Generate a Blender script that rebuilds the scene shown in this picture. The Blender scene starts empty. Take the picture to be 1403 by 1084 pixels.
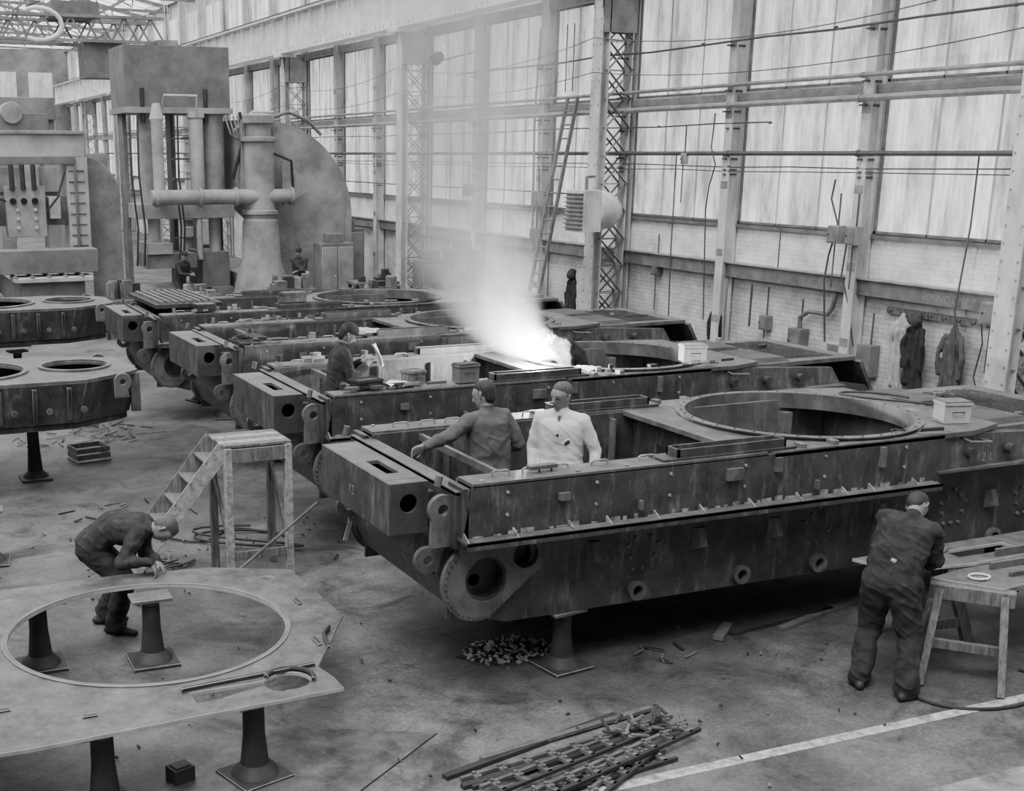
import bpy, bmesh, math, random
import numpy as np
from mathutils import Vector, Matrix, noise
from mathutils.geometry import tessellate_polygon
random.seed(7)
V=Vector
pi=math.pi
SC=bpy.context.scene

# ------------------------------------------------------------ materials
def mat(name,c,rough=.7,var=.2,scale=3.0,metal=0.0,bump=0.0,st=(1,1,1),emit=0,spec=.3,grime=0):
    m=bpy.data.materials.new(name); m.use_nodes=True
    nt=m.node_tree; N=nt.nodes; L=nt.links
    b=N['Principled BSDF']
    tc=N.new('ShaderNodeTexCoord'); mp=N.new('ShaderNodeMapping'); mp.inputs['Scale'].default_value=st
    L.new(tc.outputs['Object'],mp.inputs[0])
    nz=N.new('ShaderNodeTexNoise'); nz.inputs['Scale'].default_value=scale; nz.inputs['Detail'].default_value=9; nz.inputs['Roughness'].default_value=.7
    L.new(mp.outputs[0],nz.inputs['Vector'])
    r=N.new('ShaderNodeValToRGB')
    a=max(0,c*(1-var)); d=min(1,c*(1+var))
    r.color_ramp.elements[0].position=.36; r.color_ramp.elements[0].color=(a,a,a,1)
    r.color_ramp.elements[1].position=.64; r.color_ramp.elements[1].color=(d,d,d,1)
    L.new(nz.outputs['Fac'],r.inputs[0]); col=r.outputs[0]
    if grime>0:
        m2=N.new('ShaderNodeMapping');m2.inputs['Scale'].default_value=(3.6,3.6,.8);L.new(tc.outputs['Object'],m2.inputs[0])
        n2=N.new('ShaderNodeTexNoise');n2.inputs['Scale'].default_value=1.7;n2.inputs['Detail'].default_value=11;n2.inputs['Roughness'].default_value=.8;L.new(m2.outputs[0],n2.inputs['Vector'])
        r2=N.new('ShaderNodeValToRGB');r2.color_ramp.elements[0].position=.52;r2.color_ramp.elements[0].color=(0,0,0,1);r2.color_ramp.elements[1].position=.74;r2.color_ramp.elements[1].color=(grime,)*3+(1,)
        L.new(n2.outputs['Fac'],r2.inputs[0])
        ad=N.new('ShaderNodeMix');ad.data_type='RGBA';ad.blend_type='ADD';ad.inputs['Factor'].default_value=1;L.new(col,ad.inputs['A']);L.new(r2.outputs[0],ad.inputs['B']);col=ad.outputs['Result']
    L.new(col,b.inputs['Base Color'])
    b.inputs['Roughness'].default_value=rough; b.inputs['Metallic'].default_value=metal
    b.inputs['Specular IOR Level'].default_value=spec
    if bump>0:
        bp=N.new('ShaderNodeBump'); bp.inputs['Strength'].default_value=bump; bp.inputs['Distance'].default_value=.02
        L.new(nz.outputs['Fac'],bp.inputs['Height']); L.new(bp.outputs[0],b.inputs['Normal'])
    return m
M={}
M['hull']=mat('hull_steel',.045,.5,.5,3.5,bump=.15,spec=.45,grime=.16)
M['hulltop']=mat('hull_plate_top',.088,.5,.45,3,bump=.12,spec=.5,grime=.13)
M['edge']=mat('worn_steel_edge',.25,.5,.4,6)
M['weld']=mat('weld_scale',.22,.7,.7,14)
M['dark']=mat('dark_iron',.035,.6,.3,4)
M['black']=mat('black_void',.012,.9,.1,4)
M['steel']=mat('bare_steel',.11,.45,.4,5,spec=.5)
M['plate']=mat('cut_steel_plate',.085,.5,.55,4,spec=.5,bump=.05,grime=.1)
M['bright']=mat('machined_steel',.33,.4,.2,6)
M['wood']=mat('weathered_wood',.14,.8,.45,5,st=(6,6,1))
M['wood2']=mat('pale_wood',.27,.8,.45,5,st=(3,3,3))
M['col']=mat('painted_column',.52,.6,.3,2.5,st=(1,1,.5))
M['cold']=mat('column_lattice',.16,.6,.35,3)
M['gird']=mat('crane_girder_paint',.72,.6,.2,1.5)
M['pipe']=mat('pipe_paint',.24,.5,.3,3)
M['piped']=mat('conduit_dark',.08,.5,.25,3)
M['frame']=mat('window_frame_paint',.15,.6,.3,3)
M['press']=mat('press_casting',.25,.6,.35,1.2,bump=.05)
M['pressd']=mat('press_dark',.14,.6,.3,1.5)
M['presl']=mat('press_light',.38,.5,.25,1.5)
M['far']=mat('distant_steel_hazed',.2,.7,.35,.8)  # base tone lightened to stand in for haze over distance
M['blockwall']=mat('light_block_wall_dark',.16,.8,.3,.8)  # dark tone for the added, unseen light-blocking walls
M['chalk']=mat('chalk_paint',.34,.9,.5,20)
M['paper']=mat('paper',.75,.8,.05,5)
M['skin']=mat('skin',.22,.5,.1,10)
M['lip']=mat('lip',.12,.5,.08,10)
M['hair']=mat('hair_dark',.025,.6,.4,60)
M['hairg']=mat('hair_grey',.07,.6,.4,60)
M['navy']=mat('boiler_suit',.028,.95,.4,9,bump=.4)
M['navyf']=mat('boiler_suit_faded',.032,.95,.4,9,bump=.4)
M['grey']=mat('grey_jacket',.085,.9,.2,7,bump=.3)
M['shirt']=mat('shirt',.35,.9,.1,7)
M['white']=mat('white_coat',.6,.85,.07,6,bump=.15)
M['trous']=mat('trousers',.05,.9,.2,6)
M['shoe']=mat('boots',.03,.5,.3,10)
M['coatd']=mat('overcoat',.03,.95,.3,8,bump=.2)
M['coatl']=mat('raincoat',.38,.9,.2,5)
M['eye']=mat('eye_dark',.03,.4,.1,10)

def floor_mat():
    m=bpy.data.materials.new('concrete_floor'); m.use_nodes=True
    nt=m.node_tree;N=nt.nodes;L=nt.links;b=N['Principled BSDF']
    tc=N.new('ShaderNodeTexCoord')
    def nz(s,d,r,dist=0):
        n=N.new('ShaderNodeTexNoise');n.inputs['Scale'].default_value=s;n.inputs['Detail'].default_value=d;n.inputs['Roughness'].default_value=r;n.inputs['Distortion'].default_value=dist
        L.new(tc.outputs['Object'],n.inputs['Vector']);return n
    a=nz(.42,5,.55,.6);c=nz(2.6,10,.78,.3);e=nz(30,6,.75);g=nz(1.1,8,.7,1.2)
    def rp(n,p0,c0,p1,c1):
        r=N.new('ShaderNodeValToRGB');r.color_ramp.elements[0].position=p0;r.color_ramp.elements[0].color=(c0,)*3+(1,)
        r.color_ramp.elements[1].position=p1;r.color_ramp.elements[1].color=(c1,)*3+(1,);L.new(n.outputs['Fac'],r.inputs[0]);return r
    ra=rp(a,.38,.07,.6,.145);rc=rp(c,.33,.5,.66,1.3);re=rp(e,.36,.7,.64,1.2);rg=rp(g,.34,.4,.48,1.0)
    def mul(x,y):
        k=N.new('ShaderNodeMix');k.data_type='RGBA';k.blend_type='MULTIPLY';k.inputs['Factor'].default_value=1
        L.new(x,k.inputs['A']);L.new(y,k.inputs['B']);return k.outputs['Result']
    o=mul(mul(mul(ra.outputs[0],rc.outputs[0]),re.outputs[0]),rg.outputs[0])
    L.new(o,b.inputs['Base Color']);b.inputs['Roughness'].default_value=.6;b.inputs['Specular IOR Level'].default_value=.4
    bp=N.new('ShaderNodeBump');bp.inputs['Strength'].default_value=.3;bp.inputs['Distance'].default_value=.01
    L.new(c.outputs['Fac'],bp.inputs['Height']);L.new(bp.outputs[0],b.inputs['Normal'])
    return m
M['floor']=floor_mat()
def brick_mat(name,c1,c2,mo):
    m=bpy.data.materials.new(name);m.use_nodes=True
    nt=m.node_tree;N=nt.nodes;L=nt.links;b=N['Principled BSDF']
    tc=N.new('ShaderNodeTexCoord');s=N.new('ShaderNodeSeparateXYZ');k=N.new('ShaderNodeCombineXYZ')
    L.new(tc.outputs['Object'],s.inputs[0]);L.new(s.outputs['Y'],k.inputs['X']);L.new(s.outputs['Z'],k.inputs['Y'])
    br=N.new('ShaderNodeTexBrick');br.inputs['Scale'].default_value=1;br.inputs['Brick Width'].default_value=.23;br.inputs['Row Height'].default_value=.076
    br.inputs['Mortar Size'].default_value=.006;br.inputs['Color1'].default_value=(c1,)*3+(1,);br.inputs['Color2'].default_value=(c2,)*3+(1,);br.inputs['Mortar'].default_value=(mo,)*3+(1,)
    L.new(k.outputs[0],br.inputs['Vector'])
    n=N.new('ShaderNodeTexNoise');n.inputs['Scale'].default_value=1.6;n.inputs['Detail'].default_value=9;n.inputs['Roughness'].default_value=.7;L.new(tc.outputs['Object'],n.inputs['Vector'])
    r=N.new('ShaderNodeValToRGB');r.color_ramp.elements[0].position=.32;r.color_ramp.elements[0].color=(.5,)*3+(1,);r.color_ramp.elements[1].position=.58;r.color_ramp.elements[1].color=(1,)*3+(1,)
    L.new(n.outputs['Fac'],r.inputs[0])
    x=N.new('ShaderNodeMix');x.data_type='RGBA';x.blend_type='MULTIPLY';x.inputs['Factor'].default_value=1
    L.new(br.outputs['Color'],x.inputs['A']);L.new(r.outputs[0],x.inputs['B']);L.new(x.outputs['Result'],b.inputs['Base Color'])
    b.inputs['Roughness'].default_value=.85
    bp=N.new('ShaderNodeBump');bp.inputs['Strength'].default_value=.4;bp.inputs['Distance'].default_value=.01
    L.new(br.outputs['Fac'],bp.inputs['Height']);bp.invert=True;L.new(bp.outputs[0],b.inputs['Normal'])
    return m
M['brickw']=brick_mat('whitewashed_brick',.98,.94,.78)
M['brickg']=brick_mat('grimy_painted_brick',.66,.58,.42)
def glass_mat(name,lo,hi,es):
    m=bpy.data.materials.new(name);m.use_nodes=True
    nt=m.node_tree;N=nt.nodes;L=nt.links;b=N['Principled BSDF']
    tc=N.new('ShaderNodeTexCoord');mp=N.new('ShaderNodeMapping');mp.inputs['Scale'].default_value=(1,1,.22);L.new(tc.outputs['Object'],mp.inputs[0])
    n=N.new('ShaderNodeTexNoise');n.inputs['Scale'].default_value=2.0;n.inputs['Detail'].default_value=10;n.inputs['Roughness'].default_value=.74;L.new(mp.outputs[0],n.inputs['Vector'])
    r=N.new('ShaderNodeValToRGB');r.color_ramp.elements[0].position=.38;r.color_ramp.elements[0].color=(lo,)*3+(1,);r.color_ramp.elements[1].position=.6;r.color_ramp.elements[1].color=(hi,)*3+(1,)
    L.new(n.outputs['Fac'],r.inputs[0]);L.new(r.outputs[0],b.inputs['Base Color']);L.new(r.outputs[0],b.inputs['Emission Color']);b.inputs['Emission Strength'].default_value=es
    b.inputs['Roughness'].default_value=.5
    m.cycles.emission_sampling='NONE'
    return m
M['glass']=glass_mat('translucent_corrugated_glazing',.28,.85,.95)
M['clad']=glass_mat('glowing_corrugated_cladding',.38,.68,.25)  # cladding given its own emission to brighten the walls

# ------------------------------------------------------------ mesh builder
class B:
    def __init__(s): s.bm=bmesh.new(); s.mats=[]
    def mi(s,m):
        if isinstance(m,str): m=M[m]
        if m not in s.mats: s.mats.append(m)
        return s.mats.index(m)
    def hexa(s,p,m):
        i=s.mi(m); v=[s.bm.verts.new(q) for q in p]
        for f in ((0,3,2,1),(4,5,6,7),(0,1,5,4),(1,2,6,5),(2,3,7,6),(3,0,4,7)):
            s.bm.faces.new([v[k] for k in f]).material_index=i
    def bx(s,x0,x1,y0,y1,z0,z1,m):
        s.hexa([(x0,y0,z0),(x1,y0,z0),(x1,y1,z0),(x0,y1,z0),(x0,y0,z1),(x1,y0,z1),(x1,y1,z1),(x0,y1,z1)],m)
    def beam(s,p0,p1,w,h,m,up=(0,0,1)):
        p0=V(p0);p1=V(p1);d=(p1-p0).normalized();u=V(up)
        if abs(d.dot(u))>.98: u=V((1,0,0))
        a=d.cross(u).normalized()*w/2;b=a.cross(d).normalized()*h/2
        s.hexa([p0-a-b,p0+a-b,p1+a-b,p1-a-b,p0-a+b,p0+a+b,p1+a+b,p1-a+b],m)
    def ibeam(s,p0,p1,w,h,m,up=(0,0,1),t=.02):
        p0=V(p0);p1=V(p1);d=(p1-p0).normalized();u=V(up)
        if abs(d.dot(u))>.98: u=V((1,0,0))
        a=d.cross(u).normalized();b=a.cross(d).normalized()
        o=b*(h/2-t/2)
        s.beam(p0+o,p1+o,w,t,m,up);s.beam(p0-o,p1-o,w,t,m,up);s.beam(p0,p1,t,h-2*t,m,up)
    def cyl(s,p0,p1,r0,m,r1=None,seg=16):
        r1=r0 if r1 is None else r1
        p0=V(p0);p1=V(p1);d=(p1-p0).normalized();u=V((0,0,1)) if abs(d.z)<.9 else V((1,0,0))
        a=d.cross(u).normalized();b=d.cross(a);i=s.mi(m)
        A=[];C=[]
        for k in range(seg):
            t=2*pi*k/seg;q=a*math.cos(t)+b*math.sin(t)
            A.append(s.bm.verts.new(p0+q*r0));C.append(s.bm.verts.new(p1+q*r1))
        for k in range(seg):
            j=(k+1)%seg;s.bm.faces.new((A[k],A[j],C[j],C[k])).material_index=i
        s.bm.faces.new(A[::-1]).material_index=i;s.bm.faces.new(C).material_index=i
    def lathe(s,c,prof,m,seg=24,axis=(0,0,1)):
        d=V(axis).normalized();u=V((0,0,1)) if abs(d.z)<.9 else V((1,0,0))
        a=d.cross(u).normalized();b=d.cross(a);i=s.mi(m);c=V(c);rs=[]
        closed=prof[0]==prof[-1]
        for r,h in (prof[:-1] if closed else prof):
            rs.append([s.bm.verts.new(c+d*h+(a*math.cos(2*pi*k/seg)+b*math.sin(2*pi*k/seg))*max(r,.001)) for k in range(seg)])
        if closed: rs.append(rs[0])
        for x,y in zip(rs,rs[1:]):
            for k in range(seg):
                j=(k+1)%seg;s.bm.faces.new((x[k],x[j],y[j],y[k])).material_index=i
        if not closed:
            s.bm.faces.new(rs[0][::-1]).material_index=i;s.bm.faces.new(rs[-1]).material_index=i
    def tube(s,pts,r,m,seg=8):
        pts=[V(p) for p in pts];pts=[p for k,p in enumerate(pts) if k==0 or (p-pts[k-1]).length>1e-5];i=s.mi(m);rs=[]
        pa=None
        for k,p in enumerate(pts):
            d=(pts[min(k+1,len(pts)-1)]-pts[max(k-1,0)]).normalized()
            if pa is None:
                u=V((0,0,1)) if abs(d.z)<.9 else V((1,0,0)); a=d.cross(u).normalized()
            else:
                a=(pa-d*pa.dot(d)).normalized()
            pa=a;b=d.cross(a)
            rs.append([s.bm.verts.new(p+(a*math.cos(2*pi*q/seg)+b*math.sin(2*pi*q/seg))*r) for q in range(seg)])
        for x,y in zip(rs,rs[1:]):
            for k in range(seg):
                j=(k+1)%seg;s.bm.faces.new((x[k],x[j],y[j],y[k])).material_index=i
        s.bm.faces.new(rs[0][::-1]).material_index=i;s.bm.faces.new(rs[-1]).material_index=i
    def plate(s,outer,holes,o,u,v,th,m,me=None):
        o=V(o);u=V(u);v=V(v);n=u.cross(v).normalized();i=s.mi(m);ie=i if me is None else s.mi(me)
        loops=[outer]+list(holes)
        flat=[p for l in loops for p in l]
        tri=tessellate_polygon([[V((p[0],p[1],0)) for p in l] for l in loops])
        bt=[s.bm.verts.new(o+u*p[0]+v*p[1]) for p in flat]
        tp=[s.bm.verts.new(o+u*p[0]+v*p[1]+n*th) for p in flat]
        for t in tri:
            try:
                s.bm.faces.new([tp[k] for k in t]).material_index=i
                s.bm.faces.new([bt[k] for k in t][::-1]).material_index=i
            except ValueError: pass
        k0=0
        for l in loops:
            n_=len(l)
            for k in range(n_):
                a=k0+k;b_=k0+(k+1)%n_
                try: s.bm.faces.new((bt[a],bt[b_],tp[b_],tp[a])).material_index=ie
                except ValueError: pass
            k0+=n_
    def obj(s,name,loc=(0,0,0),rot=0,bevel=0,sm=True,recalc=True,edge=None):
        if recalc: bmesh.ops.recalc_face_normals(s.bm,faces=s.bm.faces[:])
        me=bpy.data.meshes.new(name);s.bm.to_mesh(me);s.bm.free()
        for m in s.mats: me.materials.append(m)
        ei=-1
        if edge: me.materials.append(M[edge]);ei=len(me.materials)-1
        if sm:
            me.polygons.foreach_set('use_smooth',[True]*len(me.polygons))
            me.set_sharp_from_angle(angle=math.radians(32))
        o=bpy.data.objects.new(name,me);SC.collection.objects.link(o)
        o.location=loc;o.rotation_euler=(0,0,rot)
        if bevel>0:
            b=o.modifiers.new('bev','BEVEL');b.width=bevel;b.segments=1;b.limit_method='ANGLE';b.angle_limit=math.radians(50);b.material=ei
        return o
def circ(cx,cy,r,n=48,a0=0,a1=2*pi,end=False):
    return [(cx+r*math.cos(a0+(a1-a0)*k/(n-1 if end else n)),cy+r*math.sin(a0+(a1-a0)*k/(n-1 if end else n))) for k in range(n)]
def dup(o,name,loc,rot=0):
    n=bpy.data.objects.new(name,o.data);SC.collection.objects.link(n);n.location=loc;n.rotation_euler=(0,0,rot)
    for md in o.modifiers:
        b=n.modifiers.new(md.name,md.type)
        if md.type=='BEVEL': b.width=md.width;b.segments=md.segments;b.limit_method='ANGLE';b.angle_limit=md.angle_limit;b.material=md.material
    return n
def text(s,parent,loc,rot,size,m='chalk',name='mark'):
    c=bpy.data.curves.new(name,'FONT');c.body=s;c.size=size;c.extrude=.001;c.offset=-.004
    o=bpy.data.objects.new(name,c);SC.collection.objects.link(o);o.data.materials.append(M[m])
    o.parent=parent;o.location=loc;o.rotation_euler=rot
    return o

# ------------------------------------------------------------ shell
b=B();b.bx(-16,15.3,-4,92,-.2,0,'floor');floor=b.obj('floor',sm=False)
M['line']=mat('worn_white_paint',.36,.7,.6,9)
M['walk']=mat('worn_walkway_paint',.19,.7,.5,4)
b=B();b.bx(3.2,8.4,6.52,6.62,0,.004,'line');b.obj('trim_1',sm=False)
b=B();b.bx(-2,14.5,3.0,5.72,0,.004,'walk');b.obj('trim_2',sm=False)
b=B();b.bx(-16.3,-16,-4,92,-.2,11,'blockwall');b.obj('light_block_wall_left',sm=False)  # out-of-view wall, added to keep sky light off the hull sides
b=B();b.bx(-16.3,15.3,-4.3,-4,-.2,14,'blockwall');b.obj('light_block_wall_front',sm=False)  # unseen wall behind the camera, added to darken the hull sides
def corr(b,X,y0,y1,z0,z1,m,pitch=.15,amp=.018,nv=4):
    i=b.mi(m);n=int((y1-y0)/pitch*nv);pa=None
    for k in range(n+1):
        y=y0+(y1-y0)*k/n;x=X+amp*math.sin(2*pi*(y-y0)/pitch)
        c=(b.bm.verts.new((x,y,z0)),b.bm.verts.new((x,y,z1)))
        if pa: b.bm.faces.new((pa[0],c[0],c[1],pa[1])).material_index=i
        pa=c
b=B()
b.bx(15,15.3,-4,92,0,2.25,'brickg');b.bx(15,15.3,-4,92,2.25,2.9,'brickw');b.bx(14.93,15.3,-4,92,2.9,2.96,'frame')
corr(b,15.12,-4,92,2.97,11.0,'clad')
b.bx(15.2,15.3,-4,92,2.97,11,'far')
b.obj('wall_right',recalc=False)
b=B();b.bx(-16,15.3,92,92.3,0,11,'far')
for k in range(12):
    b.bx(-14+2.4*k,-12.4+2.4*k,91.95,92,5.5,9.5,'clad')
b.obj('wall_back',sm=False)
mains=[2.5,12.25]+[22.6+9.85*k for k in range(0,7)]
secs=[]
for a_,c_ in zip(mains,mains[1:]+[mains[-1]+9.85]):
    for j in (1,2): secs.append(a_+(c_-a_)*j/3)
secs=[15.8 if abs(s-15.7)<.2 else s for s in secs]
allc=sorted(mains+secs)
wi=1
for a,c in zip(allc,allc[1:]):
    b=B()
    y0=a+.13;y1=c-.13
    for z0,z1 in ((2.98,5.06),(5.26,7.25)):
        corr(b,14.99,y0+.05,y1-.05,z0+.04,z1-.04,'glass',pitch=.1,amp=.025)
        for q in (y0,y1-.05): b.bx(14.94,15.02,q,q+.05,z0,z1,'frame')
        for q in (z0,z1-.04): b.bx(14.94,15.02,y0,y1,q,q+.04,'frame')
        for j in (1,2):
            q=y0+(y1-y0)*j/3;b.bx(14.94,14.962,q-.012,q+.012,z0,z1,'col')
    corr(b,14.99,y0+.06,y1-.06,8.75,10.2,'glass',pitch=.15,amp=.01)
    b.obj('window_%d'%wi,recalc=False);wi+=1
b=B()
b.beam((14.9,-3,2.14),(14.9,92,2.14),.12,.24,'cold')
b.bx(14.80,14.98,-3,92,2.26,2.28,'pipe')
beamtxt=b.obj('trim_3',sm=False)
b=B();b.beam((14.9,-3,5.16),(14.9,92,5.16),.12,.12,'pipe');b.beam((14.88,-3,7.35),(14.88,92,7.35),.14,.2,'pipe');b.obj('trim_4',sm=False)
text('FOUND ONE P',beamtxt,(14.835,14.42,2.07),(pi/2,0,-pi/2),.15)
def wallpipe(z,X,r,m,y0=3,y1=80,sag=0):
    b=B();pts=[]
    n=int((y1-y0)/1.6)
    for k in range(n+1):
        y=y0+(y1-y0)*k/n;pts.append((X,y,z+(random.uniform(-sag,sag))))
    b.tube(pts,r,m)
    for y in pts[::2]: b.cyl((X,y[1],z),(X,y[1]+.06,z),r*1.35,m,seg=8)
    for y in allc:
        if y0<y<y1: b.bx(X-.04,15.0,y-.03,y+.03,z-.07-r,z-.04-r,'piped')
    b.obj('wall_pipe')
wallpipe(5.36,14.62,.035,'pipe');wallpipe(5.02,14.6,.05,'pipe');wallpipe(4.2,14.66,.04,'piped');wallpipe(3.98,14.7,.012,'piped',sag=.02);wallpipe(3.9,14.7,.01,'piped',sag=.02)
wallpipe(6.1,14.6,.02,'piped',y1=30,sag=.03);wallpipe(3.35,14.7,.018,'piped',y0=24,y1=60,sag=.01);wallpipe(4.7,14.7,.014,'piped',y0=18,y1=70,sag=.02)
for y in secs:
    b=B();b.ibeam((14.82,y,0),(14.82,y,10.8),.2,.26,'col',up=(1,0,0),t=.025)
    b.bx(14.66,14.98,y-.14,y+.14,0,.03,'cold')
    for z in (1.2,2.4,3.6,4.8,6): b.bx(14.68,14.70,y-.09,y+.09,z,z+.12,'pipe')
    b.obj('wall_stanchion',sm=False)
for y in mains:
    b=B()
    b.ibeam((14.15,y,0),(14.15,y,7.35),.34,.2,'col',up=(1,0,0),t=.025)
    b.ibeam((14.86,y,0),(14.86,y,11),.3,.16,'col',up=(1,0,0),t=.025)
    z=.3
    while z<7.0:
        for yy in (y-.13,y+.13):
            b.beam((14.24,yy,z),(14.8,yy,z+.55),.012,.07,'cold',up=(0,1,0));b.beam((14.8,yy,z),(14.24,yy,z+.55),.012,.07,'cold',up=(0,1,0))
            b.beam((14.2,yy,z),(14.84,yy,z),.012,.06,'cold',up=(0,1,0))
        z+=.55
    for k in range(30):
        for s in (-.13,.13): b.cyl((14.035,y+s,.3+.23*k),(14.05,y+s,.3+.23*k),.015,'pipe',seg=6)
    b.bx(13.95,14.98,y-.22,y+.22,0,.05,'cold')
    for yy in (y-.17,y+.15):
        b.plate([(0,0),(.75,.0),(.75,.9),(-.1,.9)],[],(14.1,yy+.02,6.5),(1,0,0),(0,0,1),.02,'pipe')
    b.bx(13.85,14.45,y-.3,y+.3,7.3,7.39,'gird')
    b.bx(14.7,15.0,y-.5,y+.5,7.2,7.3,'cold')
    b.obj('lattice_column',sm=False)
b=B()
b.bx(14.08,14.2,-3,91.5,7.42,8.6,'gird');b.bx(13.9,14.38,-3,91.5,7.4,7.45,'gird');b.bx(13.9,14.38,-3,91.5,8.57,8.62,'gird')
b.bx(14.1,14.18,-3,91.5,8.62,8.74,'piped')
y=-2.5
while y<91:
    b.bx(13.95,14.08,y-.02,y+.02,7.45,8.57,'gird');y+=1.23
y=-2
while y<60:
    for z in (7.5,7.55,8.48): b.bx(14.06,14.08,y,y+.03,z,z+.03,'frame')
    y+=.28
b.obj('crane_girder',sm=False)
b=B()
for y in [7.8+9.85*k for k in range(9)]+[12.75+9.85*k for k in range(8)]:
    ap=(0,y,14.2)
    for sx in (-1,1):
        b.beam((15*sx,y,10.6),(0,y,10.9),.1,.12,'cold');b.beam((15*sx,y,10.8),ap,.12,.16,'cold')
        for k in range(1,9):
            x0=15*sx*(1-k/9);zt=10.8+3.4*k/9;x1=15*sx*(1-(k-1)/9)
            b.beam((x0,y,10.85),(x0,y,zt),.05,.06,'cold');b.beam((x1,y,10.75),(x0,y,zt),.05,.06,'cold')
for k in range(19):
    x=-15+30*k/18;z=14.3-abs(x)*3.4/15;b.beam((x,-3,z),(x,92,z),.07,.12,'cold')
y=-2
while y<92:
    for sx in (-1,1): b.beam((15*sx,y,10.98),(0,y,14.38),.03,.04,'col')
    y+=1.2
b.bx(14.9,15.3,-3,92,10.9,11.2,'gird')
b.obj('ceiling',sm=False)
b=B()
for y in (58,60.4):
    b.beam((-14,y,8.9),(13.8,y,8.9),.3,.12,'far');b.beam((-14,y,9.9),(13.8,y,9.9),.3,.12,'far')
    for k in range(24):
        x=-14+27.8*k/24;b.beam((x,y,8.9),(x+.58,y,9.9),.08,.08,'far');b.beam((x+.58,y,9.9),(x+1.16,y,8.9),.08,.08,'far')
b.bx(9,11,58,60.4,9.9,10.5,'pressd');b.bx(13.4,14.3,57.5,61,8.76,9.0,'far');b.bx(10.3,12,58.2,59.8,7.4,8.9,'pressd')
b.obj('overhead_travelling_crane',sm=False)
b=B()
b.tube([(4.45,30,10.9),(4.45,30,7.45),(4.1,30,7.3),(4.25,30,7.28)],.02,'dark')
b.tube([(4.35+.5*math.cos(a),30,6.95+.34*math.sin(a)) for a in [math.radians(120-20*k) for k in range(13)]],.05,'gird')
b.obj('crane_sling_hook')

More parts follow.
